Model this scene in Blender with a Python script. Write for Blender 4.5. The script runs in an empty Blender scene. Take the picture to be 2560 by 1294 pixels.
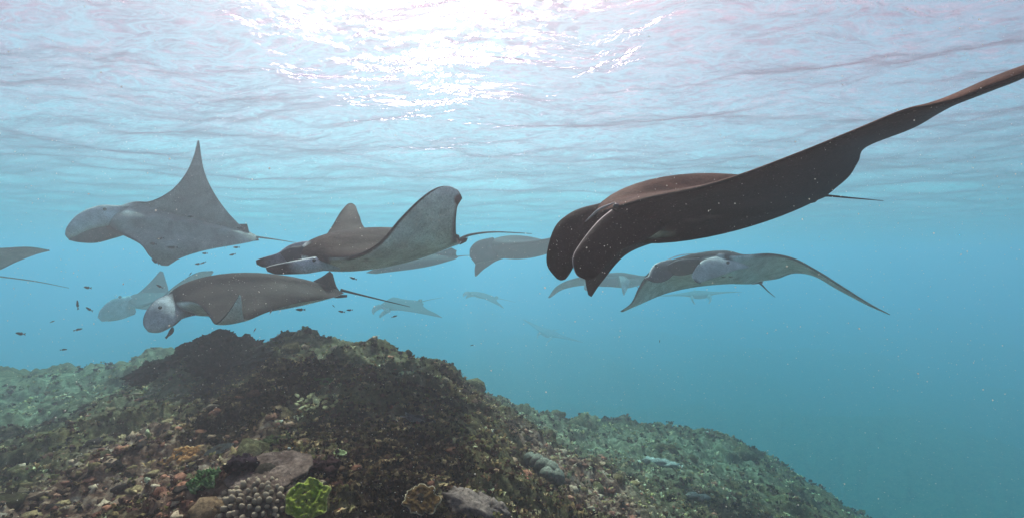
import bpy, bmesh, math, random
import numpy as np
from mathutils import Vector

random.seed(7)
RNG = np.random.default_rng(11)
sc = bpy.context.scene
col = sc.collection

# ------------------------------------------------------------------ camera
F = 1280.0                      # focal length in photo pixels (90 degrees across)
CX, CY = 1280.0, 647.0
cam_d = bpy.data.cameras.new('camera')
cam = bpy.data.objects.new('camera', cam_d)
col.objects.link(cam)
cam.location = (0, 0, 0)
cam.rotation_euler = (math.radians(90), 0, 0)
cam_d.sensor_width = 36.0
cam_d.lens = 18.0
cam_d.clip_start = 0.02
cam_d.clip_end = 2000
sc.camera = cam

# ------------------------------------------------------------------ light
SUN_EL, SUN_AZ = 54.0, -10.0     # azimuth from +Y, positive to the right
world = bpy.data.worlds.new('World')
sc.world = world
world.use_nodes = True
wn = world.node_tree.nodes
wl = world.node_tree.links
wn.clear()
sky = wn.new('ShaderNodeTexSky')
sky.sky_type = 'NISHITA'
sky.sun_disc = False
sky.dust_density = 3.0
sky.ozone_density = 0.3
sky.air_density = 0.8
sky.sun_elevation = math.radians(SUN_EL)
sky.sun_rotation = math.radians(SUN_AZ)
bg = wn.new('ShaderNodeBackground')
bg.inputs['Strength'].default_value = 0.09
wo = wn.new('ShaderNodeOutputWorld')
wl.new(sky.outputs[0], bg.inputs['Color'])
wl.new(bg.outputs[0], wo.inputs['Surface'])

sun_d = bpy.data.lights.new('sun', 'SUN')
sun_d.energy = 5.0
sun_d.angle = math.radians(0.5)
sun_d.color = (1.0, 0.90, 0.84)
sun = bpy.data.objects.new('sun', sun_d)
col.objects.link(sun)
_e, _a = math.radians(SUN_EL), math.radians(SUN_AZ)
SUN_DIR = Vector((math.cos(_e) * math.sin(_a), math.cos(_e) * math.cos(_a), math.sin(_e)))
sun.rotation_euler = (-SUN_DIR).to_track_quat('-Z', 'Y').to_euler()
sun.location = SUN_DIR * 50

vs = sc.view_settings
vs.view_transform = 'Standard'
vs.look = 'None'
vs.exposure = 1.02
vs.gamma = 1.0
vs.use_curve_mapping = False
sc.cycles.use_denoising = True
sc.cycles.volume_bounces = 2
sc.cycles.max_bounces = 8
sc.cycles.diffuse_bounces = 3
sc.cycles.transparent_max_bounces = 16
sc.cycles.sample_clamp_indirect = 6.0
sc.cycles.caustics_reflective = False
sc.cycles.caustics_refractive = False

# ------------------------------------------------------------------ helpers
def P(px, py, Y):
    """point seen at photo pixel (px, py) lying Y metres in front of the camera"""
    return np.array(((px - CX) / F * Y, Y, (CY - py) / F * Y))

def tag(o, label=None, cat=None, group=None, kind=None):
    if label: o['label'] = label
    if cat: o['category'] = cat
    if group: o['group'] = group
    if kind: o['kind'] = kind
    return o

def link(name, me, mat=None, parent=None, smooth=True):
    o = bpy.data.objects.new(name, me)
    col.objects.link(o)
    if mat is not None and not me.materials:
        me.materials.append(mat)
    if parent is not None:
        o.parent = parent
        o.matrix_parent_inverse = parent.matrix_world.inverted() if False else o.matrix_parent_inverse
    if smooth:
        me.polygons.foreach_set('use_smooth', [True] * len(me.polygons))
    return o

def mesh(name, verts, faces):
    me = bpy.data.meshes.new(name)
    me.from_pydata([tuple(v) for v in verts], [], [tuple(f) for f in faces])
    me.update()
    return me

def mesh_np(name, verts, quads):
    """fast mesh from numpy arrays; quads is (n,3) or (n,4)"""
    verts = np.asarray(verts, dtype=np.float32)
    quads = np.asarray(quads, dtype=np.int32)
    k = quads.shape[1]
    me = bpy.data.meshes.new(name)
    me.vertices.add(len(verts))
    me.vertices.foreach_set('co', verts.ravel())
    me.loops.add(quads.size)
    me.loops.foreach_set('vertex_index', quads.ravel())
    me.polygons.add(len(quads))
    me.polygons.foreach_set('loop_start', np.arange(0, quads.size, k, dtype=np.int32))
    me.update(calc_edges=True)
    me.validate()
    return me

def set_color(me, cols, name='tint'):
    a = me.color_attributes.new(name, 'FLOAT_COLOR', 'POINT')
    c = np.ones((len(me.vertices), 4), dtype=np.float32)
    c[:, :3] = cols
    a.data.foreach_set('color', c.ravel())

def hash2(ix, iy, seed):
    n = (ix.astype(np.int64) * 374761393 + iy.astype(np.int64) * 668265263 + seed * 1442695041) & 0xFFFFFFFF
    n = ((n ^ (n >> 13)) * 1274126177) & 0xFFFFFFFF
    n = ((n ^ (n >> 16)) * 2246822519) & 0xFFFFFFFF
    return ((n ^ (n >> 15)) & 0xFFFFFF) / float(0xFFFFFF)

def vnoise(x, y, seed=0):
    """smooth gradient noise, -1..1"""
    ix, iy = np.floor(x), np.floor(y)
    fx, fy = x - ix, y - iy
    ux, uy = fx * fx * fx * (fx * (fx * 6 - 15) + 10), fy * fy * fy * (fy * (fy * 6 - 15) + 10)
    def g(dx, dy):
        a = hash2(ix + dx, iy + dy, seed) * 2 * math.pi
        return np.cos(a) * (fx - dx) + np.sin(a) * (fy - dy)
    a = g(0, 0) * (1 - ux) + g(1, 0) * ux
    b = g(0, 1) * (1 - ux) + g(1, 1) * ux
    return (a * (1 - uy) + b * uy) * 1.5

def fbm(x, y, octaves=4, seed=0, gain=0.5, lac=2.03):
    s, a = 0, 1.0
    for k in range(octaves):
        s = s + a * vnoise(x, y, seed + k * 17)
        x, y, a = x * lac + 3.1, y * lac - 1.7, a * gain
    return s

def cells(x, y, seed=0):
    """distance to nearest jittered cell point and the id value of that cell"""
    ix, iy = np.floor(x), np.floor(y)
    best = np.full(x.shape, 9.0); bid = np.zeros(x.shape)
    for dx in (-1, 0, 1):
        for dy in (-1, 0, 1):
            cx, cy = ix + dx, iy + dy
            px = cx + 0.15 + 0.7 * hash2(cx, cy, seed)
            py = cy + 0.15 + 0.7 * hash2(cx, cy, seed + 5)
            d = np.hypot(px - x, py - y)
            m = d < best
            best = np.where(m, d, best); bid = np.where(m, hash2(cx, cy, seed + 9), bid)
    return best, bid

def grid_faces(nr, nc, wrap=False):
    r = np.arange(nr - 1)[:, None]; c = np.arange(nc if wrap else nc - 1)[None, :]
    c2 = (c + 1) % nc if wrap else c + 1
    q = np.stack([r * nc + c, r * nc + c2, (r + 1) * nc + c2, (r + 1) * nc + c], -1)
    return q.reshape(-1, 4)

def smoothstep(a, b, x):
    t = np.clip((x - a) / (b - a), 0, 1)
    return t * t * (3 - 2 * t)

class Nt:
    """small node-tree helper"""
    def __init__(s, name):
        s.m = bpy.data.materials.new(name); s.m.use_nodes = True
        s.n = s.m.node_tree.nodes; s.l = s.m.node_tree.links
        s.n.clear(); s.out = s.n.new('ShaderNodeOutputMaterial')
    def new(s, t, **kw):
        nd = s.n.new(t)
        for k, v in kw.items():
            if k in nd.inputs: s.set(nd.inputs[k], v)
            else: setattr(nd, k, v)
        return nd
    def set(s, sock, v):
        if isinstance(v, bpy.types.NodeSocket): s.l.new(v, sock)
        else: sock.default_value = v
    def noise(s, scale, detail=4, rough=0.55, vec=None, dist=0.0):
        nd = s.new('ShaderNodeTexNoise', Scale=scale, Detail=detail, Roughness=rough, Distortion=dist)
        if vec is not None: s.l.new(vec, nd.inputs['Vector'])
        return nd.outputs[0]
    def ramp(s, fac, stops, interp='LINEAR'):
        nd = s.n.new('ShaderNodeValToRGB'); s.l.new(fac, nd.inputs[0])
        cr = nd.color_ramp; cr.interpolation = interp
        while len(cr.elements) < len(stops): cr.elements.new(0.5)
        for e, (p, c) in zip(cr.elements, stops):
            e.position = p
            e.color = (c, c, c, 1) if isinstance(c, (int, float)) else (*c, 1)
        return nd.outputs[0]
    def mix(s, fac, a, b, mode='MIX'):
        nd = s.n.new('ShaderNodeMix'); nd.data_type = 'RGBA'; nd.blend_type = mode
        s.set(nd.inputs[0], fac)
        for k, v in ((6, a), (7, b)):
            if isinstance(v, tuple) and len(v) == 3: v = (*v, 1)
            s.set(nd.inputs[k], v)
        return nd.outputs[2]
    def math(s, op, a, b=0.0):
        nd = s.n.new('ShaderNodeMath'); nd.operation = op
        s.set(nd.inputs[0], a); s.set(nd.inputs[1], b)
        return nd.outputs[0]
    def bump(s, h, strength, dist=0.02, normal=None):
        nd = s.new('ShaderNodeBump', Strength=strength, Distance=dist); s.l.new(h, nd.inputs['Height'])
        if normal is not None: s.l.new(normal, nd.inputs['Normal'])
        return nd.outputs[0]
    def coord(s, kind='Object'):
        return s.n.new('ShaderNodeTexCoord').outputs[kind]
    def mapping(s, vec, scale=(1, 1, 1), rot=(0, 0, 0)):
        nd = s.new('ShaderNodeMapping'); s.l.new(vec, nd.inputs['Vector'])
        nd.inputs['Scale'].default_value = scale; nd.inputs['Rotation'].default_value = rot
        return nd.outputs[0]
    def surf(s, sh): s.l.new(sh, s.out.inputs['Surface']); return s.m

# ------------------------------------------------------------------ sea surface
SURF_Z = 2.3
def polar_grid(n_az, radii, fov=62.0):
    """rings round the camera, denser ahead; returns x, y arrays (nr, nc)"""
    t = np.linspace(-1, 1, n_az, endpoint=False)
    a = np.radians(np.sign(t) * np.where(np.abs(t) < 0.86, np.abs(t) / 0.86 * fov, fov + (np.abs(t) - 0.86) / 0.14 * (180 - fov)))
    R = np.asarray(radii)[:, None]
    return R * np.sin(a)[None, :], R * np.cos(a)[None, :]

def wave(x, y):
    z = 0.15 * fbm(x * 0.32, y * 0.40, 2, 101)
    wx = x + 0.4 * fbm(x * 0.5, y * 0.5, 2, 107)
    r = np.hypot(x, y)
    z = z + (0.045 - 0.018 * smoothstep(6, 20, r)) * fbm(wx * 0.9 + 0.4 * y, y * 1.2, 3, 131)
    fine = 1 - smoothstep(10, 28, r)
    z = z + fine * 0.017 * (1 - np.abs(fbm(wx * 2.4 + y, y * 3.1 - 0.5 * x, 3, 151)))
    z = z + fine * 0.006 * fbm(wx * 9, y * 11, 3, 161)
    return z

radii = np.concatenate([[0.02], np.exp(np.linspace(math.log(0.6), math.log(160), 520))])
gx, gy = polar_grid(800, radii)
wz = SURF_Z + wave(gx, gy)
me = mesh_np('water_surface', np.stack([gx, gy, wz], -1).reshape(-1, 3), grid_faces(len(radii), 800, True)[:, ::-1])
m = Nt('sea_surface')
co = m.coord('Object')
st = m.mapping(co, (0.8, 1.7, 1.0), (0, 0, math.radians(28)))
n1 = m.noise(2.2, 5, 0.6, st, 1.0)
n2 = m.noise(8.0, 5, 0.62, st, 1.6)
n3 = m.noise(30.0, 4, 0.6, st, 1.0)
b = m.bump(n1, 1.0, 0.16)
b = m.bump(n2, 1.0, 0.10, b)
b = m.bump(n3, 0.7, 0.018, b)
t1 = m.mix(m.ramp(m.noise(0.45, 4, 0.6, st, 1.2), [(0.36, 0.0), (0.62, 1.0)]), (0.50, 0.19, 0.26), (1.0, 0.42, 0.49))
t1 = m.mix(m.ramp(m.noise(1.7, 5, 0.62, st, 2.0), [(0.40, 0.75), (0.58, 0.0)]), t1, (0.40, 0.19, 0.25))
def ridge(sc_, w, det=3):
    n_ = m.noise(sc_, det, 0.5, st, 1.3)
    return m.ramp(m.math('ABSOLUTE', m.math('SUBTRACT', n_, 0.5)), [(0.0, 1.0), (w, 0.5), (w * 3.4, 0.0)])
caust = m.math('MAXIMUM', ridge(1.5, 0.035), m.math('MULTIPLY', ridge(3.6, 0.05), 0.85))
refr = m.new('ShaderNodeBsdfRefraction', Roughness=0.19, IOR=1.33, Normal=b); m.set(refr.inputs['Color'], t1)
transl = m.new('ShaderNodeBsdfTranslucent', Normal=b); m.set(transl.inputs['Color'], t1)
glos = m.new('ShaderNodeBsdfGlossy', Roughness=0.10, Normal=b); glos.inputs['Color'].default_value = (1.0, 0.62, 0.72, 1)
clear = m.new('ShaderNodeBsdfTransparent'); clear.inputs['Color'].default_value = (1.0, 0.77, 0.72, 1)
def msh(f, a, b_):
    nd = m.n.new('ShaderNodeMixShader'); m.set(nd.inputs[0], f); m.l.new(a, nd.inputs[1]); m.l.new(b_, nd.inputs[2]); return nd.outputs[0]
s1 = msh(0.55, refr.outputs[0], transl.outputs[0])
lw = m.new('ShaderNodeLayerWeight', Blend=0.5)
graze = m.ramp(lw.outputs['Facing'], [(0.66, 0.0), (0.94, 1.0)])
s2 = msh(m.math('ADD', 0.28, m.math('MULTIPLY', graze, 0.50)), s1, glos.outputs[0])
s3 = msh(m.math('MULTIPLY', m.math('SUBTRACT', 1.0, m.math('MULTIPLY', graze, 0.8)), m.math('ADD', 0.32, m.math('MULTIPLY', caust, 0.68))), s2, clear.outputs[0])
water = link('water_surface', me, m.surf(s3))
tag(water, 'rippled sea surface seen from below with the sun glittering through', kind='structure')

# ------------------------------------------------------------------ haze (the sea water's own murk)
HB = 150.0
Z0, Z1 = -15.0, SURF_Z + 0.45
v = [(x, y, z) for z in (Z0, Z1) for y in (-HB, HB) for x in (-HB, HB)]
f = [(0, 2, 3, 1), (4, 5, 7, 6), (0, 1, 5, 4), (2, 6, 7, 3), (0, 4, 6, 2), (1, 3, 7, 5)]
m = Nt('murky_water')
pv = m.new('ShaderNodeVolumePrincipled')
HAZE_DENSITY = 0.25
SCAT = (0.0262, 0.0238, 0.0252)        # scattering and total extinction per metre, red green blue
EXT = (0.122, 0.0405, 0.0325)
pv.inputs['Density'].default_value = HAZE_DENSITY
pv.inputs['Color'].default_value = (*[c / HAZE_DENSITY for c in SCAT], 1)
pv.inputs['Absorption Color'].default_value = (*[(1 - (e - c) / (HAZE_DENSITY - c)) ** 2 for c, e in zip(SCAT, EXT)], 1)
pv.inputs['Anisotropy'].default_value = 0.45
m.l.new(pv.outputs[0], m.out.inputs['Volume'])
haze = link('haze', mesh('haze', v, f), m.m, smooth=False)
tag(haze, 'blue green murk of plankton filled sea water', kind='stuff')

# ------------------------------------------------------------------ reef ground
CTRL = [  # photo pixel and distance ahead of points the reef passes through
    (0,1294,2.0),(300,1294,1.7),(640,1294,1.45),(1000,1294,1.45),(1280,1294,1.75),(1500,1294,2.4),(1800,1294,4.0),(2070,1294,6.0),
    (0,1100,4.2),(300,1130,2.8),(700,1080,2.35),(1000,1110,2.1),(1200,1160,2.2),(1400,1180,3.0),(1650,1170,5.4),(1850,1200,6.0),
    (0,1030,6.2),(220,1010,5.2),(480,960,3.8),(740,950,3.2),(950,960,3.1),(1100,1000,3.0),(1250,1085,3.2),(1500,1110,6.4),(1400,1080,6.2),
    (0,955,10.5),(200,915,9.8),(400,880,7.8),(560,872,5.0),(740,840,4.4),(860,850,4.2),(1000,892,3.9),(1110,925,3.8),
    (1300,1034,9.0),(1500,1055,9.6),(1700,1058,10),(1830,1084,9.8),(1925,1130,9.0),(2015,1215,7.6),
]
PT = [P(*c) for c in CTRL]
PT += [np.array(p) for p in [(-1.2,6.5,-1.3),(0.4,6.0,-2.1),(0.6,10,-3.6),(-2.5,10.5,-3),(-11,11,-3.6),(-9,15,-5),(-3,14,-4.6),(2,15,-6),
      (6.5,12.5,-5.6),(8,8,-5.9),(6.5,4,-5),(4,1.5,-3.0),(2,0,-1.7),(0,-1,-1.1),(-2,-1,-1.2),(-3.5,1.5,-1.15),(-6,4,-1.6),(-8,0,-1.8),(0.0,0.6,-0.85),(3,-3,-2.6),(-4,-4,-2)]]
PT = np.array(PT)
def _tps(d): return np.where(d > 0, d * d * np.log(np.maximum(d, 1e-9)), 0)
n = len(PT)
_K = _tps(np.hypot(PT[:, 0][:, None] - PT[:, 0], PT[:, 1][:, None] - PT[:, 1])) + np.eye(n) * 0.02
_Q = np.c_[np.ones(n), PT[:, 0], PT[:, 1]]
_A = np.block([[_K, _Q], [_Q.T, np.zeros((3, 3))]])
_W = np.linalg.solve(_A, np.r_[PT[:, 2], 0, 0, 0])
def base_height(x, y):
    x = np.asarray(x, float); y = np.asarray(y, float)
    r = np.hypot(x, y - 3)
    z = _W[n] + _W[n + 1] * x + _W[n + 2] * y
    for k in range(n):
        z = z + _W[k] * _tps(np.hypot(x - PT[k, 0], y - PT[k, 1]))
    z = np.clip(z, -11, -0.5)
    far = smoothstep(11, 19, r)
    return z * (1 - far) + far * (-11 + 1.2 * fbm(x * 0.08, y * 0.08, 2, 61))

def height(x, y):
    z = base_height(x, y)
    r = np.hypot(x, y)
    wx, wy = x + 0.12 * fbm(x * 2, y * 2, 2, 5), y + 0.12 * fbm(x * 2 + 9, y * 2, 2, 6)
    z = z - 0.15 + 0.11 * fbm(wx * 0.9, wy * 0.9, 3, 21)
    d, i = cells(wx * 2.6, wy * 2.6, 31)
    z = z + 0.15 * (i - 0.38) * np.clip(1 - d * 1.5, 0, 1) ** 0.6
    d, i = cells(wx * 7.5, wy * 7.5, 33)
    z = z + 0.045 * (0.25 + i) * np.sqrt(np.clip(1 - d * 1.35, 0, 1))
    near = 1 - smoothstep(7, 12, r)
    d, i = cells(wx * 21, wy * 21, 35)
    z = z + near * 0.020 * (0.2 + i) * np.sqrt(np.clip(1 - d * 1.3, 0, 1))
    z = z + near * 0.012 * fbm(x * 30, y * 30, 3, 41) + 0.035 * fbm(x * 6, y * 6, 4, 43) + smoothstep(5, 8, r) * 0.10 * fbm(x * 1.9, y * 1.9, 4, 47)
    return z

radii = np.concatenate([[0.05, 0.3, 0.7], np.exp(np.linspace(math.log(0.95), math.log(10), 470)), np.exp(np.linspace(math.log(10.4), math.log(145), 60))])
gx, gy = polar_grid(1000, radii, 56)
gz = height(gx, gy)
me = mesh_np('reef', np.stack([gx, gy, gz], -1).reshape(-1, 3), grid_faces(len(radii), 1000, True)[:, ::-1])

def hit(px, py, y0=0.9, y1=13.0):
    """where the line of sight through a photo pixel meets the reef"""
    Y = np.arange(y0, y1, 0.01)
    X, Z = (px - CX) / F * Y, (CY - py) / F * Y
    b_ = Z < height(X, Y)
    i = int(np.argmax(b_)) if b_.any() else len(Y) - 1
    return np.array((X[i], Y[i], float(height(X[i:i + 1], Y[i:i + 1])[0])))

# living cover of the reef, by place: turf (dark brown weed, with some manta shadow painted in), rubble (pink and cream), bloom (yellow green)
def spot(x, y, px, py, r, e=0.5):
    c = base_hit(px, py)
    d = np.hypot(x - c[0], (y - c[1])) / r
    return 1 - smoothstep(1 - e, 1 + e, d + 0.35 * fbm(x * 3, y * 3, 2, 71))
_bh = {}
def base_hit(px, py):
    if (px, py) not in _bh: _bh[(px, py)] = hit(px, py)
    return _bh[(px, py)]
def cover(x, y):
    turf = np.zeros(x.shape); rub = np.zeros(x.shape); blo = np.zeros(x.shape)
    for px, py, r in ((700,940,.42),(600,930,.35),(840,1080,.25),(1010,1120,.30),(980,1210,.25),(560,1040,.28),(1150,960,.3)):  # first two spots also paint in the shadow of the manta above
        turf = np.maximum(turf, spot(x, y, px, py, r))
    for px, py, r in ((400,1180,.55),(250,1260,.55),(520,1240,.35),(300,1120,.4),(60,1270,.5),(1450,1190,.4),(1500,1250,.45),(1350,1110,.35)):
        rub = np.maximum(rub, spot(x, y, px, py, r))
    for px, py, r in ((790,860,.5),(960,905,.35),(500,950,.35),(660,870,.3),(120,1010,1.1),(330,1010,.6),(1650,1160,.8),(1550,1230,.6),(1580,1110,1.2),(1800,1160,.8),(1400,1060,.8),(780,1000,.14),(200,960,1.4)):
        blo = np.maximum(blo, spot(x, y, px, py, r))
    return turf, rub, blo
fx_, fy_ = gx.ravel(), gy.ravel()
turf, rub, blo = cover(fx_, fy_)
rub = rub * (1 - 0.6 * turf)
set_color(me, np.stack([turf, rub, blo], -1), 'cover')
m = Nt('reef_rock')
co = m.coord('Object')
at = m.new('ShaderNodeAttribute'); at.attribute_name = 'cover'
sep = m.new('ShaderNodeSeparateColor'); m.l.new(at.outputs['Color'], sep.inputs[0])
nA = m.noise(1.6, 6, 0.65, co, 0.6); nB = m.noise(7.0, 8, 0.72, co, 0.8); nC = m.noise(34.0, 7, 0.75, co, 0.5); nD = m.noise(15.0, 4, 0.6, co, 0.4)
base = m.ramp(nB, [(0.30, (0.016, 0.012, 0.010)), (0.44, (0.065, 0.048, 0.030)), (0.53, (0.14, 0.12, 0.065)), (0.62, (0.28, 0.23, 0.15)), (0.74, (0.55, 0.48, 0.34))])
green = m.ramp(nC, [(0.32, (0.03, 0.025, 0.014)), (0.48, (0.16, 0.14, 0.065)), (0.66, (0.46, 0.42, 0.22))])
cA = m.mix(m.ramp(nA, [(0.42, 0.0), (0.6, 0.75)]), base, green)
pink = m.ramp(nD, [(0.32, (0.04, 0.02, 0.018)), (0.48, (0.22, 0.12, 0.085)), (0.60, (0.50, 0.33, 0.24)), (0.72, (0.75, 0.62, 0.48))])
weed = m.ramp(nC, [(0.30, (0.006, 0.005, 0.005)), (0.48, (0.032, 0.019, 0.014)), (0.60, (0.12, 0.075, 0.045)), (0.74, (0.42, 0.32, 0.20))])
yel = m.ramp(nB, [(0.30, (0.05, 0.048, 0.028)), (0.48, (0.20, 0.19, 0.11)), (0.60, (0.42, 0.38, 0.24)), (0.75, (0.75, 0.70, 0.50))])
def breakup(sock, n_, lo=0.35, hi=0.65):
    return m.math('MULTIPLY', sock, m.ramp(m.math('ADD', m.math('MULTIPLY', sock, 0.35), n_), [(lo + 0.1, 0.0), (hi + 0.05, 1.0)]))
ochre = m.ramp(nC, [(0.3, (0.05, 0.032, 0.015)), (0.5, (0.20, 0.135, 0.060)), (0.7, (0.48, 0.37, 0.20))])
cA = m.mix(m.ramp(m.noise(2.7, 5, 0.65, co, 1.0), [(0.50, 0.0), (0.60, 0.8)]), cA, ochre)
cB = m.mix(breakup(sep.outputs[2], nB), cA, yel)
cB = m.mix(breakup(sep.outputs[1], nD, 0.3, 0.5), cB, pink)
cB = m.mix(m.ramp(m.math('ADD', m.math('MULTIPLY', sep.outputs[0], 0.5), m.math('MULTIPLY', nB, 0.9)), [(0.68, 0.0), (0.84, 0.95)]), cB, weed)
speck = m.ramp(m.noise(95, 4, 0.7, co), [(0.63, 0.0), (0.72, 0.6)])
cC = m.mix(speck, cB, (0.5, 0.45, 0.34))
bs = m.new('ShaderNodeBsdfPrincipled', Roughness=0.95, IOR=1.1); m.set(bs.inputs['Base Color'], cC)
bs.inputs['Specular IOR Level'].default_value = 0.1
m.l.new(m.bump(m.noise(55.0, 9, 0.8, co), 1.0, 0.035), bs.inputs['Normal'])
REEF = m.surf(bs.outputs[0])
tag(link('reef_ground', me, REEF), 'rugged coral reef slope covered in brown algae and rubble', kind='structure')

def tint_material(name, rough=0.85, scale=60, amt=(0.4, 1.6)):
    m = Nt(name); at = m.new('ShaderNodeAttribute'); at.attribute_name = 'tint'; co = m.coord('Object')
    c = m.mix(1.0, at.outputs['Color'], m.ramp(m.noise(scale, 6, 0.75, co), [(0.32, amt[0]), (0.66, amt[1])]), 'MULTIPLY')
    b = m.new('ShaderNodeBsdfPrincipled', Roughness=rough, IOR=1.12); m.set(b.inputs['Base Color'], c)
    m.l.new(m.bump(m.noise(scale * 1.6, 6, 0.75, co), 1.0, 0.012), b.inputs['Normal'])
    return m.surf(b.outputs[0])
TINT = tint_material('reef_life')

# turf weed: tens of thousands of little crumpled fronds
def scatter(n_, rmax=9.0, rmin=1.2, fov=58):
    r = rmin * np.exp(RNG.random(n_) * math.log(rmax / rmin)); a = np.radians((RNG.random(n_) * 2 - 1) * fov)
    return r * np.sin(a), r * np.cos(a), r
def fronds(name, n_, rmax, size, palette, keep, label):
    x, y, r = scatter(n_, rmax)
    t, ru, b_ = cover(x, y)
    w = keep(t, ru, b_)
    k_ = RNG.random(n_) < w
    x, y, r, t, ru, b_ = x[k_], y[k_], r[k_], t[k_], ru[k_], b_[k_]; n_ = len(x)
    z = height(x, y)
    sz = size * (0.35 + 1.2 * RNG.random(n_) ** 1.5) * (0.75 + 0.24 * r)
    V, Q, Cc = [], [], []
    cidx = (RNG.random(n_) * len(palette)).astype(int)
    clump = 1.3 * vnoise(x * 3.2, y * 3.2, 81)
    pal = np.array(palette)[cidx] * (0.75 + 0.5 * RNG.random(n_))[:, None] * np.clip(1.15 + clump, .3, 3)[:, None]
    pal = pal * (1.25 - 0.75 * t)[:, None]  # fronds darken with the turf mask, painted manta shadow included
    for j in range(5):
        a = RNG.random(n_) * 2 * math.pi; lean = 0.3 + 0.9 * RNG.random(n_); w_ = sz * (0.28 + 0.25 * RNG.random(n_))
        dx, dy = np.cos(a), np.sin(a)
        jx, jy = (RNG.random(n_) - .5) * sz * 1.5, (RNG.random(n_) - .5) * sz * 1.5
        p0 = np.stack([x + jx - dy * w_ * .6, y + jy + dx * w_ * .6, z - sz * .3], -1)
        p1 = np.stack([x + jx + dy * w_ * .6, y + jy - dx * w_ * .6, z - sz * .3], -1)
        q = np.stack([x + jx + dx * sz * lean * .4, y + jy + dy * sz * lean * .4, z + sz * .45], -1)
        pq1 = q + np.stack([-dy * w_, dx * w_, sz * .1], -1); pq0 = q + np.stack([dy * w_, -dx * w_, sz * 0], -1)
        e = np.stack([x + jx + dx * sz * lean * 1.0, y + jy + dy * sz * lean * 1.0, z + sz * (.5 + .3 * RNG.random(n_))], -1)
        o_ = len(V) and sum(len(v_) for v_ in V)
        V.append(np.stack([p0, p1, pq0, pq1, e], 1).reshape(-1, 3))
        i = np.arange(n_) * 5 + (o_ or 0)
        Q.append(np.concatenate([np.stack([i, i + 1, i + 2], -1), np.stack([i, i + 2, i + 3], -1), np.stack([i + 3, i + 2, i + 4], -1)]))
        Cc.append(np.repeat(pal * (0.8 + 0.4 * RNG.random(n_))[:, None], 5, 0))
    me = mesh_np(name, np.concatenate(V), np.concatenate(Q))
    set_color(me, np.clip(np.concatenate(Cc), 0.003, 0.8))
    tag(link(name, me, TINT, smooth=False), label, kind='stuff')
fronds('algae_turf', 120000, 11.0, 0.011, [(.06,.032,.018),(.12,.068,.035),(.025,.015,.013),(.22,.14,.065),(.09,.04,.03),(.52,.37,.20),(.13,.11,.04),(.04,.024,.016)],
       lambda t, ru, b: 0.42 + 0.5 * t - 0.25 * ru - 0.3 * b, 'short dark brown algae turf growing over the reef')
fronds('green_algae', 26000, 12.5, 0.010, [(.34,.28,.13),(.20,.19,.08),(.52,.43,.25),(.15,.16,.09),(.46,.36,.22)],
       lambda t, ru, b: 0.05 + 0.8 * b, 'yellow green algae tufts on the reef crest and slopes')

CLEAR = [(hit(px, py), r_) for px, py, r_ in ((636,1262,.17),(668,1200,.18),(768,1268,.10),(1052,1258,.10),(846,1137,.05),(548,1132,.09),(512,1212,.07),(456,1148,.13),(782,1006,.10),(1362,1186,.14),(1195,1272,.15),(370,1096,.05),(718,1126,.04),(512,1284,.06))]

# rubble: broken coral lumps
def lumps(name, n_, rmax, size, palette, keep, label, flat=0.7, mat=None, jag=0.8):
    bm = bmesh.new(); bmesh.ops.create_icosphere(bm, subdivisions=2, radius=1)
    iv = np.array([v_.co[:] for v_ in bm.verts]); it = np.array([[v_.index for v_ in f_.verts] for f_ in bm.faces]); bm.free()
    x, y, r = scatter(n_, rmax)
    t, ru, b_ = cover(x, y)
    k_ = RNG.random(n_) < keep(t, ru, b_)
    for q_ in CLEAR:
        k_ &= np.hypot(x - q_[0][0], (y - q_[0][1]) * 1.0) > q_[1]
    x, y, r = x[k_], y[k_], r[k_]; t = t[k_]; n_ = len(x)
    z = height(x, y)
    sz = size * (0.35 + RNG.random(n_) ** 4 * 2.3) * (0.6 + 0.35 * r)
    pal = np.array(palette)[(RNG.random(n_) * len(palette)).astype(int)] * (0.7 + 0.6 * RNG.random(n_))[:, None] * (1 - .6 * t)[:, None]
    off = RNG.random((n_, 3)) * 50
    P3 = iv[None] * np.stack([0.7 + .7 * RNG.random(n_), 0.7 + .7 * RNG.random(n_), flat * (0.6 + .6 * RNG.random(n_))], -1)[:, None, :]
    nz = fbm(iv[None, :, 0] * 1.3 + off[:, :1], iv[None, :, 1] * 1.3 + off[:, 1:2] + iv[None, :, 2] * 1.9, 3, 91)
    P3 = P3 * (1 + jag * nz)[..., None]
    an = RNG.random(n_) * 6.28; c_, s_ = np.cos(an)[:, None], np.sin(an)[:, None]
    X = P3[..., 0] * c_ - P3[..., 1] * s_; Y_ = P3[..., 0] * s_ + P3[..., 1] * c_
    P3 = np.stack([X, Y_, P3[..., 2]], -1) * sz[:, None, None] + np.stack([x, y, z], -1)[:, None]
    me = mesh_np(name, P3.reshape(-1, 3), (it[None] + np.arange(n_)[:, None, None] * len(iv)).reshape(-1, 3))
    set_color(me, np.clip(np.repeat(pal, len(iv), 0), 0.004, 0.85))
    tag(link(name, me, mat or TINT), label, kind='stuff')
lumps('coral_rubble', 24000, 7.0, 0.0075, [(.36,.18,.12),(.50,.32,.21),(.15,.085,.055),(.26,.11,.075),(.62,.46,.32),(.38,.27,.14),(.11,.06,.04),(.50,.22,.14),(.24,.17,.08),(.05,.035,.03)],
      lambda t, ru, b: 0.08 + 0.85 * ru + 0.15 * b, 'broken pink and cream coral rubble on the reef')
lumps('coral_heads', 420, 9.0, 0.022, [(.1, .1, .1)], lambda t, ru, b: 0.6 - .5 * t, 'weed covered coral heads and ledges breaking the reef slope', 0.75, REEF, 0.4)

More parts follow.
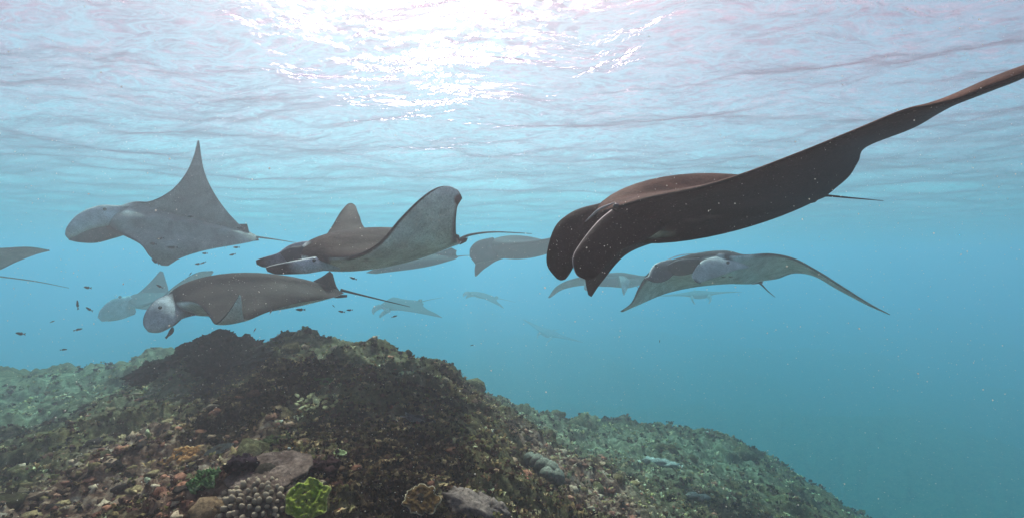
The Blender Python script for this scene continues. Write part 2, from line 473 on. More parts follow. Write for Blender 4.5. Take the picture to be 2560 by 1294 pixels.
# ------------------------------------------------------------------ manta rays
def cr(pts, n):
    """Catmull-Rom through rows of pts, n samples"""
    p = np.asarray(pts, float); k = len(p)
    e = np.vstack([2 * p[0] - p[1], p, 2 * p[-1] - p[-2]])
    t = np.linspace(0, k - 1, n); i = np.minimum(t.astype(int), k - 2); f = (t - i)[:, None]
    a, b, c, d = e[i], e[i + 1], e[i + 2], e[i + 3]
    return 0.5 * (2 * b + (c - a) * f + (2 * a - 5 * b + 4 * c - d) * f ** 2 + (3 * b - a - 3 * c + d) * f ** 3)

def blade(st, ns=40, nc=14, pa=0.5, pb=0.9):
    """closed lens-section surface through stations (A, B, thickness, camber); returns verts, quads, s, v, top"""
    rows = [list(s_[0]) + list(s_[1]) + [s_[2], s_[3] if len(s_) > 3 else 0.0] for s_ in st]
    R = cr(rows, ns)
    A, B, th, cam_ = R[:, :3], R[:, 3:6], np.maximum(R[:, 6], 1e-4), R[:, 7]
    M = (A + B) / 2
    T = np.gradient(M, axis=0)
    C = B - A
    N = np.cross(-C, T)
    ln = np.linalg.norm(N, axis=1, keepdims=True); ln[ln < 1e-9] = 1
    N = N / ln
    for _ in range(6):
        N[1:-1] = (N[:-2] + 2 * N[1:-1] + N[2:]); N /= np.linalg.norm(N, axis=1, keepdims=True) + 1e-9
    N[0] = N[1]; N[-1] = N[-2]
    th_ = np.linspace(0, 2 * math.pi, 2 * nc, endpoint=False)
    v = (1 - np.cos(th_)) / 2
    sgn = np.where(th_ < math.pi - 1e-6, 1.0, -1.0); sgn[0] = 0; sgn[nc] = 0
    mx = (pa / (pa + pb)) ** pa * (pb / (pa + pb)) ** pb
    shp = np.clip(v, 0, 1) ** pa * np.clip(1 - v, 0, 1) ** pb / mx
    off = 0.5 * th[:, None] * (shp * sgn)[None, :] + cam_[:, None] * (4 * v * (1 - v))[None, :]
    V = A[:, None, :] + C[:, None, :] * v[None, :, None] + N[:, None, :] * off[:, :, None]
    m_ = 2 * nc
    q = grid_faces(ns, m_, True)
    verts = V.reshape(-1, 3)
    verts = np.vstack([verts, V[0].mean(0), V[-1].mean(0)])
    i0, i1 = ns * m_, ns * m_ + 1
    caps = [(i0, (j + 1) % m_, j, j) for j in range(m_)] + [(i1, (ns - 1) * m_ + j, (ns - 1) * m_ + (j + 1) % m_, (ns - 1) * m_ + j) for j in range(m_)]
    s = np.append(np.repeat(np.linspace(0, 1, ns), m_), [0, 1])
    vv = np.append(np.tile(v, ns), [0.5, 0.5]); tt = np.append(np.tile(sgn, ns), [0, 0])
    caps = np.array([(c[0], c[1], c[2]) for c in caps])
    return verts, q, caps, s, vv, tt

def tube_path(pts, radii_, n=24, k=8):
    P_ = cr(np.c_[np.array(pts), radii_], n)
    p, r = P_[:, :3], np.maximum(P_[:, 3], 0.0008)
    T = np.gradient(p, axis=0); T /= np.linalg.norm(T, axis=1, keepdims=True)
    U = np.cross(T, (0, 0.3, 1.0)); U /= np.linalg.norm(U, axis=1, keepdims=True); W = np.cross(T, U)
    a = np.linspace(0, 2 * math.pi, k, endpoint=False)
    V = p[:, None] + r[:, None, None] * (np.cos(a)[None, :, None] * U[:, None] + np.sin(a)[None, :, None] * W[:, None])
    v = np.vstack([V.reshape(-1, 3), p[0], p[-1]])
    q = grid_faces(n, k, True)
    c = np.array([(n * k, (j + 1) % k, j) for j in range(k)] + [(n * k + 1, (n - 1) * k + j, (n - 1) * k + (j + 1) % k) for j in range(k)])
    return v, q, c

def skin_material():
    m = Nt('manta_skin')
    at = m.new('ShaderNodeAttribute'); at.attribute_name = 'tint'
    co = m.coord('Object')
    g = m.ramp(m.noise(5.0, 6, 0.65, co, 0.4), [(0.3, 0.58), (0.5, 0.95), (0.72, 1.45)])
    g2 = m.ramp(m.noise(75.0, 4, 0.75, co), [(0.35, 0.72), (0.65, 1.28)])
    c = m.mix(1.0, at.outputs['Color'], g, 'MULTIPLY'); c = m.mix(1.0, c, g2, 'MULTIPLY')
    fl = m.ramp(m.noise(150.0, 2, 0.5, co), [(0.665, 0.0), (0.72, 0.6)])
    c = m.mix(fl, c, (0.30, 0.27, 0.25))
    b = m.new('ShaderNodeBsdfPrincipled', Roughness=0.45, IOR=1.06); m.set(b.inputs['Base Color'], c)
    b.inputs['Specular IOR Level'].default_value = 0.5
    m.l.new(m.bump(m.noise(26.0, 6, 0.7, co, 0.3), 0.6, 0.015), b.inputs['Normal'])
    return m.surf(b.outputs[0])
SKIN = skin_material()
def flat_mat(name, c, rough=0.5, spec=0.5):
    m = Nt(name); co = m.coord('Object')
    k = m.ramp(m.noise(30, 4, 0.6, co), [(0.3, 0.8), (0.7, 1.2)])
    b = m.new('ShaderNodeBsdfPrincipled', Roughness=rough)
    m.set(b.inputs['Base Color'], m.mix(1.0, c, k, 'MULTIPLY')); b.inputs['Specular IOR Level'].default_value = spec
    return m.surf(b.outputs[0])
EYE = flat_mat('manta_eye', (0.008, 0.007, 0.008), 0.12, 0.8)
GILL = flat_mat('gill_dark', (0.015, 0.014, 0.016), 0.8, 0.2)
MOUTH = flat_mat('mouth_lining', (0.05, 0.05, 0.06), 0.7, 0.2)

DARK = np.array((0.030, 0.021, 0.018)); PALE = np.array((0.80, 0.80, 0.77)); EDGE = np.array((0.012, 0.010, 0.011)); WHITE = np.array((0.75, 0.74, 0.72))

def throat_folds(v, s, vv, tt, cols):
    px_, py_ = CX + F * v[:, 0] / v[:, 1], CY - F * v[:, 2] / v[:, 1]
    # slanting pale scars and dark gill lines across the throat, following the skin
    w = np.zeros(len(v))
    for i in range(5):
        x0 = 1655 + 30 * i; y0 = 578 - 7 * i
        t = (px_ - x0) / 60.0
        d = np.abs(py_ - (y0 - 26 * t))
        w = np.maximum(w, (1 - smoothstep(0.6, 2.2, d)) * (t > 0) * (t < 1) * 0.5)
    w = (w * (tt <= 0))[:, None]
    return cols * (1 - w) + np.array((.16, .12, .11)) * w

def body_colors(s, v, top, dorsal, ventral, margin=0.10, le=0.035, head=0.10):
    ctr = np.abs(s - 0.5) * 2                       # 0 on the spine, 1 at a wing tip
    c = np.where((top > 0)[:, None], dorsal, ventral) * np.ones((len(s), 3))
    if margin > 0:
        mg = smoothstep(1 - margin - 0.07, 1 - margin + 0.03, v) * smoothstep(0.12, 0.3, ctr) * 0.85
        mg = np.maximum(mg, smoothstep(0.93, 0.99, ctr) * 0.8)
        c = np.where((top <= 0)[:, None], c * (1 - mg[:, None]) + EDGE * 1.8 * mg[:, None], c)
    e = (1 - smoothstep(le * 0.6, le * 1.3, v)) * smoothstep(0.1, 0.2, ctr)
    c = c * (1 - e[:, None]) + EDGE * 2 * e[:, None]
    return c

def add_part(root, name, vqc, mat, colors=None, label=None, sub=False):
    verts, q, caps = vqc
    verts = np.asarray(verts) - np.array(root['_o'] if '_o' in root else (0, 0, 0))
    me = bpy.data.meshes.new(name)
    me.from_pydata([tuple(p) for p in verts], [], [tuple(map(int, f_)) for f_ in q] + [tuple(map(int, f_)) for f_ in caps])
    me.update()
    if colors is not None: set_color(me, colors)
    o = link(name, me, mat, root)
    if label: o['label'] = label
    return o

def manta(label, st, cep, tail, dorsal=None, pelvic=None, eyes=(), gills=(), mouth=None, dcol=DARK, vcol=PALE, k=1.0,
          margin=0.10, le=0.035, ns=110, cepcol=None, spots=(), tail_r=0.012, xf=None, tailcol=DARK, bodyfx=None, lips=()):
    """st: wing stations from the animal's right wing tip to its left, each (front edge, rear edge, thickness, camber)"""
    G = (lambda p: xf(np.array(p, float))) if xf else (lambda p: P(p[0], p[1], p[2] * k))
    S = [(G(s_[0]), G(s_[1]), s_[2] * k, s_[3] * k) for s_ in st]
    mid = S[len(S) // 2]
    o = (mid[0] + mid[1]) / 2
    root = bpy.data.objects.new('manta_ray', None); col.objects.link(root)
    root.location = o; root.empty_display_size = 0.2
    tag(root, label, 'manta ray', 'manta rays gliding over the reef')
    off = {'_o': o}
    class R_:                                      # local origin for the parts
        pass
    def part(name, vqc, mat, colors=None, lab=None):
        v_, q_, c_ = vqc
        me = bpy.data.meshes.new(name)
        me.from_pydata([tuple(p) for p in (np.asarray(v_) - o)], [], [tuple(map(int, f_)) for f_ in q_] + [tuple(map(int, f_)) for f_ in c_])
        me.update(); me.validate()
        if colors is not None: set_color(me, colors)
        ob = link(name, me, mat, root)
        if lab: ob['label'] = lab
        return ob
    v, q, c, s, vv, tt = blade(S, ns, 22, 0.5, 0.85)
    cols = body_colors(s, vv, tt, dcol, vcol, margin, le)
    for (sp, c_, r_) in spots:
        g_ = G(sp)
        d = np.hypot(v[:, 0] / v[:, 1] - g_[0] / g_[1], v[:, 2] / v[:, 1] - g_[2] / g_[1]) * g_[1]
        w = 1 - smoothstep(r_ * 0.6, r_, d); cols = cols * (1 - w[:, None]) + np.array(c_) * w[:, None]
    if bodyfx: cols = bodyfx(v, s, vv, tt, cols)
    part('body', (v, q, c), SKIN, cols)
    for cp in cep:
        cs = [(G(a), G(b), t * k) for a, b, t in cp['st']]
        v, q, c, s, vv, tt = blade(cs, 34, 12, 0.55, 0.55)
        cc = np.array(cp.get('col', dcol)) * np.ones((len(s), 3))
        if 'tip' in cp:
            w = smoothstep(cp.get('tip0', 0.5), cp.get('tip0', 0.5) + 0.25, s)[:, None]; cc = cc * (1 - w) + np.array(cp['tip']) * w
        if 'root' in cp:
            w = 1 - smoothstep(cp.get('root0', .25), cp.get('root0', .25) + .2, s)[:, None]; cc = cc * (1 - w) + np.array(cp['root']) * w
        if 'rim' in cp:
            w = (1 - smoothstep(0.0, cp.get('rimw', 0.06), vv))[:, None]; cc = cc * (1 - w) + np.array(cp['rim']) * w
        if 'rimb' in cp:
            w = smoothstep(1 - cp.get('rimw', 0.06), 1.0, vv)[:, None]; cc = cc * (1 - w) + np.array(cp['rimb']) * w
        part('cephalic_fin', (v, q, c), SKIN, cc, cp.get('label'))
    if tail:
        pts = [G(p) for p in tail]; n_ = len(pts)
        r = [tail_r * k * (1 - 0.82 * q_ / (n_ - 1)) for q_ in range(n_)]
        v, q, c = tube_path(pts, r, 40, 8)
        part('tail', (v, q, c), SKIN, np.array(tailcol) * np.ones((len(v), 3)))
    if dorsal is not None:
        v, q, c, *_ = blade([(G(a), G(b), t * k) for a, b, t in dorsal], 14, 8)
        part('dorsal_fin', (v, q, c), SKIN, dcol * np.ones((len(v), 3)))
    for pf in (pelvic or []):
        v, q, c, *_ = blade([(G(a), G(b), t * k) for a, b, t in pf], 14, 8)
        part('pelvic_fin', (v, q, c), SKIN, (dcol * 1.3) * np.ones((len(v), 3)))
    for e in eyes:
        p, r = G(e[:3]), e[3]
        a = np.linspace(0, math.pi, 9)[:, None]; b_ = np.linspace(0, 2 * math.pi, 12, endpoint=False)[None, :]
        V = np.stack([np.sin(a) * np.cos(b_), np.sin(a) * np.sin(b_), np.cos(a) * np.ones_like(b_)], -1).reshape(-1, 3) * r + p
        part('eye', (V, grid_faces(9, 12, True), []), EYE)
    for g in lips:
        v, q, c = tube_path([G(p) for p in g], [0.002, 0.006, 0.002], 16, 6)
        part('lip', (v, q, c), SKIN, np.array((.5, .46, .46)) * np.ones((len(v), 3)))
    for g in gills:
        v, q, c = tube_path([G(p) for p in g], [0.002, 0.007, 0.002][:len(g)] if len(g) == 3 else [0.004] * len(g), 10, 6)
        part('gill_slit', (v, q, c), GILL)
    if mouth:
        v, q, c, *_ = blade([(G(a), G(b), t * k) for a, b, t in mouth], 30, 10, 0.5, 0.5)
        part('mouth', (v, q, c), MOUTH)
    return root

# A: the big black manta close on the right
BLK = np.array((0.018, 0.010, 0.009))
manta('huge black manta ray nearest the camera, long wing reaching the upper right corner',
 [((1470,735,3.9),(1479,741,3.9),.01,0), ((1463,697,3.8),(1508,700,3.85),.03,0), ((1466,645,3.65),(1572,632,3.8),.05,0), ((1480,600,3.45),(1690,590,3.8),.10,0),
  ((1485,572,3.2),(1900,532,3.75),.20,0), ((1480,555,2.95),(2045,493,3.7),.42,0.03), ((1510,535,2.75),(2050,495,3.5),.24,0),
  ((1610,500,2.55),(2060,494,3.4),.13,0), ((1740,472,2.4),(2085,474,3.2),.09,0), ((1850,439,2.3),(2122,442,3.0),.07,0), ((1990,386,2.2),(2146,404,2.8),.055,0),
  ((2130,330,2.12),(2166,368,2.6),.045,0), ((2255,279,2.05),(2280,322,2.35),.045,0), ((2325,264,1.99),(2345,284,2.3),.045,0.002), ((2395,247,1.92),(2408,243,2.22),.045,0.004), ((2475,216,1.88),(2485,208,2.18),.05,.004), ((2560,184,1.86),(2566,174,2.12),.045,.004), ((2700,118,1.85),(2704,114,1.9),.006,0)],
 [dict(st=[((1530,502,3.05),(1600,560,3.05),.04), ((1485,512,2.95),(1560,570,2.96),.08), ((1435,527,2.85),(1500,590,2.85),.085), ((1392,560,2.78),(1450,615,2.78),.07), ((1371,612,2.72),(1436,645,2.72),.055), ((1367,660,2.7),(1432,670,2.7),.04), ((1388,692,2.68),(1416,695,2.68),.02), ((1400,700,2.68),(1406,700,2.68),.006)], col=BLK * 1.1),
  dict(st=[((1540,515,2.72),(1660,570,2.85),.12), ((1495,552,2.66),(1610,602,2.75),.10), ((1452,605,2.58),(1560,622,2.66),.08), ((1431,645,2.52),(1525,655,2.6),.06), ((1440,684,2.5),(1492,690,2.52),.035), ((1462,698,2.5),(1474,699,2.5),.008)], col=BLK, rim=(0.8,0.65,0.65), rimw=0.02)],
 [(2030,494,3.62),(2060,489,3.7),(2120,494,3.85),(2208,502,4.1)], tail_r=0.014,
 dorsal=[((1990,492,3.75),(2030,492,3.75),.03), ((2005,486,3.75),(2030,488,3.75),.01)],
 pelvic=[[((1985,505,3.6),(2050,496,3.65),.03), ((2005,510,3.55),(2038,506,3.6),.012)]],
 eyes=[(1541,516,2.66,.014)], k=0.8, dcol=np.array((.085,.036,.024)), vcol=np.array((.013,.007,.006)), margin=0, le=0.0, ns=220, bodyfx=throat_folds,
 spots=[((1592,583,3.05),(0.9,0.88,0.8),.030), ((1615,582,3.05),(0.9,0.86,0.78),.030), ((1645,579,3.1),(0.5,0.47,0.43),.035)],
 lips=[[(1462,556,2.80),(1498,524,2.76),(1538,506,2.78)]],
 gills=[])

# B: middle left, wing raised
DB = np.array((0.046, 0.026, 0.020))
manta('dark brown and white manta ray left of centre, one wing curled high, mouth open',
 [((877,508,5.7),(880,508,5.7),.006,0), ((868,511,5.68),(889,515,5.68),.015,0), ((850,532,5.5),(898,538,5.5),.03,0), ((826,572,5.2),(920,575,5.3),.06,0), ((800,605,4.9),(1010,590,5.2),.14,0),
  ((752,628,4.5),(1130,598,5.0),.30,0.02), ((745,640,4.3),(1152,600,4.85),.36,0.0), ((765,645,4.15),(1152,606,4.7),.27,0), ((810,645,4.05),(1148,610,4.6),.14,0),
  ((880,642,3.95),(1144,606,4.5),.08,0), ((945,608,3.88),(1142,598,4.35),.06,0), ((1000,546,3.85),(1140,580,4.2),.05,0), ((1050,497,3.85),(1140,550,4.1),.045,0),
  ((1090,470,3.9),(1143,520,4.05),.04,0), ((1120,465,3.98),(1150,505,4.05),.03,0), ((1143,474,4.05),(1156,496,4.08),.012,0)],
 [dict(st=[((800,604,4.6),(830,645,4.5),.03), ((760,603,4.45),(790,648,4.4),.05), ((722,613,4.37),(748,654,4.35),.055), ((694,632,4.3),(710,662,4.3),.05), ((658,643,4.28),(664,668,4.28),.04), ((640,650,4.27),(642,661,4.27),.012)], col=(0.17,0.17,0.22), tip=(0.025,0.018,0.02), tip0=.62, rim=(.45,.45,.5), rimw=.05),
  dict(st=[((838,636,4.2),(850,674,4.25),.04), ((795,640,4.1),(806,677,4.12),.07), ((750,648,4.06),(770,683,4.08),.075), ((714,655,4.04),(728,685,4.05),.06), ((682,662,4.02),(690,685,4.02),.045), ((664,668,4.0),(668,678,4.0),.012)], col=(0.62,0.60,0.64), tip=(0.02,0.015,0.018), tip0=.38, rim=WHITE, rimw=.10)],
 [(1148,598,4.85),(1180,586,4.9),(1240,580,5.0),(1330,584,5.15)], tail_r=0.016, tailcol=(0.2,0.19,0.18),
 dorsal=[((1118,595,4.85),(1150,598,4.85),.03), ((1128,580,4.85),(1148,588,4.85),.01)],
 pelvic=[[((1140,600,4.75),(1170,594,4.8),.03), ((1150,612,4.75),(1166,604,4.8),.02)]],
 eyes=[(785,650,3.99,.013)], k=0.92, dcol=DB, vcol=PALE, margin=0.07, le=0.035,
 mouth=[((700,632,4.2),(720,655,4.2),.02), ((725,618,4.22),(755,655,4.22),.05), ((755,614,4.26),(785,648,4.26),.02)],
 spots=[((797,645,4.05),(0.03,0.018,0.016),.11), ((876,646,4.1),EDGE,.022), ((914,651,4.1),EDGE,.018), ((762,606,4.2),(0.6,0.58,0.58),.03), ((1152,500,4.0),(.05,.028,.022),.06), ((1146,535,4.0),(.05,.028,.022),.03)],
 gills=[])

# C: upper left, pale underside
DC = np.array((0.05, 0.048, 0.05)); VC = np.array((0.34, 0.33, 0.32))
manta('pale grey manta ray at upper left banking, one pointed wing rising towards the surface',
 [((402,662,6.3),(420,664,6.3),.02,0), ((374,640,6.2),(456,643,6.35),.04,0), ((350,610,6.15),(520,624,6.5),.07,0), ((300,583,6.2),(620,606,6.8),.16,0),
  ((262,562,6.2),(645,596,6.95),.34,0), ((270,530,6.3),(640,588,7.0),.26,0), ((325,506,6.4),(625,580,7.0),.12,0), ((375,503,6.45),(600,562,6.9),.08,0),
  ((425,478,6.5),(565,525,6.8),.06,0), ((460,440,6.52),(533,478,6.7),.045,0), ((482,396,6.55),(510,425,6.6),.03,0), ((494,351,6.6),(498,352,6.6),.008,0)],
 [dict(st=[((350,512,6.45),(345,555,6.45),.05), ((296,513,6.3),(298,562,6.3),.09), ((245,514,6.15),(260,566,6.15),.12), ((198,534,6.05),(222,574,6.05),.12), ((170,564,6.0),(190,589,6.0),.08), ((163,584,6.0),(172,597,6.0),.03)], col=(0.66,0.66,0.68), rim=WHITE, rimw=.14, root=VC, root0=.1),
  dict(st=[((320,560,6.5),(310,588,6.5),.06), ((285,558,6.4),(280,597,6.4),.09), ((235,565,6.3),(240,607,6.3),.09), ((195,578,6.2),(200,606,6.2),.06), ((172,596,6.3),(176,601,6.3),.02)], col=(0.10,0.10,0.11))],
 [(640,592,6.95),(665,595,7.0),(700,600,7.05),(742,607,7.1)], tail_r=0.016, tailcol=(0.25,0.25,0.25),
 dorsal=[((585,566,6.9),(624,585,6.95),.03), ((600,560,6.95),(618,560,6.95),.01)],
 pelvic=[[((600,596,6.9),(645,594,6.95),.03), ((625,602,6.9),(648,601,6.95),.012)]],
 eyes=[(262,523,6.05,.02)], dcol=DC, vcol=VC, margin=0.0, le=0.02,
 spots=[((270,520,6.1),(0.03,0.03,0.035),.13), ((316,516,6.3),(0.62,0.62,0.62),.10)],
 gills=[[(380 + 5 * k + 50 * k, 585 + 2 * k, 6.35), (392 + 55 * k, 590, 6.33), (402 + 55 * k, 588 + k, 6.36)] for k in range(0)])

# D: low on the left, brown back
DD = np.array((0.046, 0.030, 0.025))
manta('brown backed manta ray just above the reef mound, folded wing tip showing a pale triangle',
 [((545,775,6.1),(560,778,6.1),.012,0), ((520,765,6.0),(620,768,6.1),.04,0), ((470,752,5.6),(740,750,5.8),.10,0), ((428,750,5.1),(845,735,5.4),.34,0.03),
  ((415,752,4.9),(860,732,5.3),.42,0.04), ((440,758,4.75),(852,736,5.2),.27,0.035), ((478,756,4.6),(825,745,5.0),.14,0.02), ((505,768,4.45),(740,758,4.8),.07,0),
  ((524,792,4.3),(668,780,4.6),.05,0), ((537,808,4.22),(618,800,4.42),.04,0), ((556,795,4.14),(607,786,4.25),.035,0), ((578,768,4.1),(605,765,4.16),.03,0), ((598,736,4.08),(602,739,4.1),.01,0)],
 [dict(st=[((450,728,4.95),(500,785,4.95),.03), ((418,736,4.80),(468,792,4.80),.06), ((388,750,4.68),(445,802,4.65),.09), ((364,780,4.6),(425,818,4.58),.10), ((358,808,4.56),(400,830,4.54),.06), ((370,828,4.55),(384,831,4.55),.015)], col=(0.50,0.50,0.53), rim=(0.10,0.10,0.12), rimw=.10, root=DD, root0=.12),
  dict(st=[((430,775,5.0),(462,786,5.0),.06), ((420,800,4.95),(450,800,4.95),.06), ((412,820,4.95),(436,813,4.95),.03), ((411,823,4.95),(416,822,4.95),.01)], col=(0.10,0.10,0.11), tip=WHITE, tip0=.55)],
 [(852,724,5.3),(880,731,5.3),(950,748,5.3),(1025,766,5.3)], tail_r=0.016,
 dorsal=[((783,702,5.25),(850,728,5.3),.05), ((806,690,5.25),(840,712,5.3),.035), ((824,677,5.25),(832,684,5.28),.012)],
 pelvic=[[((820,738,5.2),(868,736,5.25),.03), ((838,744,5.2),(868,742,5.25),.015)]],
 eyes=[(400,768,4.57,.016)], dcol=DD, vcol=np.array((0.85,0.86,0.84)), margin=0.0, le=0.03,
 spots=[((408,772,4.6),(0.02,0.018,0.02),.07), ((385,764,4.62),(0.7,0.68,0.68),.03)])

# E: right, seen from the front
DE = np.array((0.05, 0.048, 0.052)); VE = np.array((0.62, 0.64, 0.64))
manta('grey white manta ray on the right facing forward, both wings arched down',
 [((1551,777,6.6),(1557,779,6.6),.012,0), ((1578,757,6.5),(1596,762,6.65),.03,0), ((1597,718,6.4),(1665,733,7.0),.05,0), ((1622,682,6.3),(1745,716,7.3),.09,0),
  ((1655,664,6.2),(1840,707,7.6),.22,0), ((1720,650,6.15),(1892,702,7.8),.34,0), ((1800,642,6.15),(1898,702,7.8),.34,0), ((1860,640,6.25),(1912,701,7.6),.16,0), ((1925,634,6.4),(1945,696,7.4),.08,0),
  ((1985,646,6.5),(1985,683,7.2),.06,0), ((2045,678,6.6),(2035,690,7.0),.05,0), ((2110,719,6.7),(2092,722,6.95),.045,0), ((2175,760,6.8),(2162,758,6.9),.035,0), ((2225,786,6.9),(2222,784,6.9),.01,0)],
 [dict(st=[((1675,648,6.3),(1715,668,6.3),.04), ((1642,657,6.05),(1688,684,6.05),.07), ((1627,672,5.93),(1668,700,5.93),.06), ((1621,688,5.86),(1646,706,5.86),.05), ((1614,693,5.84),(1630,704,5.84),.03), ((1611,695,5.84),(1618,699,5.84),.012)], col=(0.07,0.07,0.085), rim=WHITE, rimw=.10, tip=WHITE, tip0=.85),
  dict(st=[((1800,640,6.2),(1875,668,6.3),.03), ((1772,645,6.05),(1838,676,6.1),.06), ((1750,656,5.95),(1806,688,5.98),.06), ((1737,673,5.88),(1778,698,5.9),.05), ((1729,690,5.84),(1757,704,5.84),.035), ((1736,702,5.82),(1750,709,5.82),.01)], col=(0.50,0.51,0.52), rim=WHITE, rimw=.10, tip=(0.05,0.05,0.06), tip0=.8)],
 [(1895,704,7.8),(1905,712,7.85),(1920,727,7.95),(1938,742,8.1)], tail_r=0.018,
 dorsal=[((1875,700,7.8),(1910,703,7.8),.04), ((1880,690,7.8),(1895,695,7.8),.015)],
 pelvic=[[((1868,703,7.5),(1905,702,7.6),.03), ((1880,710,7.5),(1908,707,7.6),.015)]],
 eyes=[(1820,656,5.98,.02), (1640,664,5.93,.018)], dcol=DE, vcol=VE, margin=0.05, le=0.05,
 mouth=[((1668,664,5.95),(1674,686,6.05),.03), ((1700,651,5.88),(1706,688,6.05),.05), ((1748,647,5.88),(1752,678,6.05),.03)],
 lips=[[(1668,662,5.93),(1700,649,5.86),(1748,645,5.87)], [(1655,655,6.0),(1700,638,5.97),(1765,632,6.0)]],
 spots=[((1812,655,6.05),(0.04,0.04,0.045),.11), ((1800,645,6.0),(0.65,0.65,0.65),.06)],
 gills=[[(1784 + 18 * k, 690, 6.1), (1790 + 18 * k, 692, 6.08), (1797 + 18 * k, 692, 6.12)] for k in range(3)])

# F: grey, behind the near manta's head
manta('dark grey manta ray half hidden behind the head of the huge black one',
 [((1187,689,9.4),(1191,690,9.4),.02,0), ((1187,668,9.3),(1216,668,9.4),.05,0), ((1195,640,9.1),(1262,645,9.4),.10,0), ((1210,622,9.0),(1380,625,9.8),.38,0), ((1225,615,8.8),(1400,618,9.6),.40,0), ((1260,612,8.6),(1400,620,9.4),.22,0), ((1330,604,8.4),(1430,614,9.2),.10,0),
  ((1410,590,8.3),(1480,600,8.9),.06,0), ((1490,585,8.3),(1500,590,8.5),.02,0)],
 [dict(st=[((1232,593,8.9),(1240,650,8.9),.16), ((1195,602,8.75),(1212,655,8.75),.16), ((1176,620,8.7),(1195,658,8.7),.12), ((1174,640,8.7),(1190,662,8.7),.04)], col=(0.05,0.05,0.06), rimb=(0.2,0.2,0.2)),
  dict(st=[((1225,600,9.2),(1228,640,9.2),.1), ((1188,612,9.1),(1198,650,9.1),.1), ((1178,640,9.1),(1186,652,9.1),.04)], col=(0.04,0.04,0.05))],
 [(1395,618,9.7),(1430,622,9.8),(1490,628,10)], k=1.35, dcol=np.array((0.05,0.05,0.055)), vcol=np.array((0.05,0.05,0.055)), margin=0, eyes=[(1222,618,8.6,.03)])

# G: below the raised-wing manta
manta('faint grey manta ray gliding below and behind the one with the curled wing',
 [((1128,619,9.6),(1142,626,9.6),.02,0), ((1090,630,9.5),(1140,634,9.6),.05,0), ((1000,645,9.3),(1143,640,9.7),.16,0), ((965,655,9.2),(1146,642,9.7),.26,0), ((955,664,9.0),(1130,650,9.4),.16,0), ((935,672,8.8),(1060,668,9.1),.07,0), ((915,681,8.7),(940,684,8.8),.02,0)],
 [dict(st=[((985,648,9.1),(990,668,9.1),.1), ((950,652,9.0),(955,670,9.0),.08), ((935,660,9.0),(940,668,9.0),.02)], col=(0.1,0.1,0.1)),
  dict(st=[((985,640,9.3),(990,655,9.3),.1), ((950,648,9.3),(955,660,9.3),.08), ((938,655,9.3),(942,660,9.3),.02)], col=(0.1,0.1,0.1))],
 [(1142,641,9.7),(1160,639,9.8),(1185,638,9.9)], k=1.35, dcol=np.array((0.06,0.06,0.06)), vcol=np.array((0.28,0.28,0.28)), margin=0.05)

# H: behind D
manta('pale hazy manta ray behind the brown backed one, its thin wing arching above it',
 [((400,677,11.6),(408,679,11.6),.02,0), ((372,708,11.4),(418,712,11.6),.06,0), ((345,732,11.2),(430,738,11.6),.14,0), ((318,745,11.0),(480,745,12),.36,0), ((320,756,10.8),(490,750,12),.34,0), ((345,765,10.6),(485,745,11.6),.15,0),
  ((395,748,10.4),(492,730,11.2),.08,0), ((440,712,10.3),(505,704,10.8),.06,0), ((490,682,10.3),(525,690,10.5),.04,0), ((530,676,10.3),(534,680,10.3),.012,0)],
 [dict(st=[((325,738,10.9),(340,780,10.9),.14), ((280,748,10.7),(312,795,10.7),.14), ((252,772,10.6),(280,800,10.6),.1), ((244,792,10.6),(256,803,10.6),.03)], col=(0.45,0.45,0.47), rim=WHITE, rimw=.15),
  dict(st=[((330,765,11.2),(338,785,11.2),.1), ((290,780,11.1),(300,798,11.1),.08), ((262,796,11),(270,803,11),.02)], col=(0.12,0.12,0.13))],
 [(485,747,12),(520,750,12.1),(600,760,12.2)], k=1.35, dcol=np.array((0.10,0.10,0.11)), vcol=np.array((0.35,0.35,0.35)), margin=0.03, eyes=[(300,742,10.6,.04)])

# I: cut off by the left edge
manta('manta ray cut off by the left edge, only wing tip and thin tail showing',
 [((-560,600,10),(-550,604,10),.02,0), ((-470,625,9.6),(-370,640,10),.08,0), ((-430,650,9.2),(-150,676,10.2),.34,0), ((-420,665,9.0),(-130,680,10.0),.40,0), ((-360,660,8.8),(-110,690,9.6),.24,0), ((-240,635,8.6),(-60,690,9.4),.10,0),
  ((-110,624,8.6),(-5,676,9.2),.07,0), ((0,620,8.6),(40,655,9.0),.05,0), ((70,617,8.7),(90,636,8.9),.035,0), ((122,624,8.8),(125,627,8.8),.01,0)],
 [dict(st=[((-410,630,9.1),(-400,680,9.1),.15), ((-450,640,9),(-440,685,9),.14), ((-480,660,9),(-475,680,9),.04)], col=(0.3,0.3,0.3)),
  dict(st=[((-410,640,9.5),(-400,680,9.5),.12), ((-450,650,9.5),(-440,690,9.5),.1), ((-475,680,9.5),(-470,690,9.5),.03)], col=(0.1,0.1,0.1))],
 [(-135,682,10),(-60,685,9.9),(0,691,9.8),(90,703,9.6),(172,719,9.4)], tail_r=0.022, dcol=np.array((0.06,0.06,0.06)), vcol=np.array((0.22,0.22,0.22)), margin=0.03)

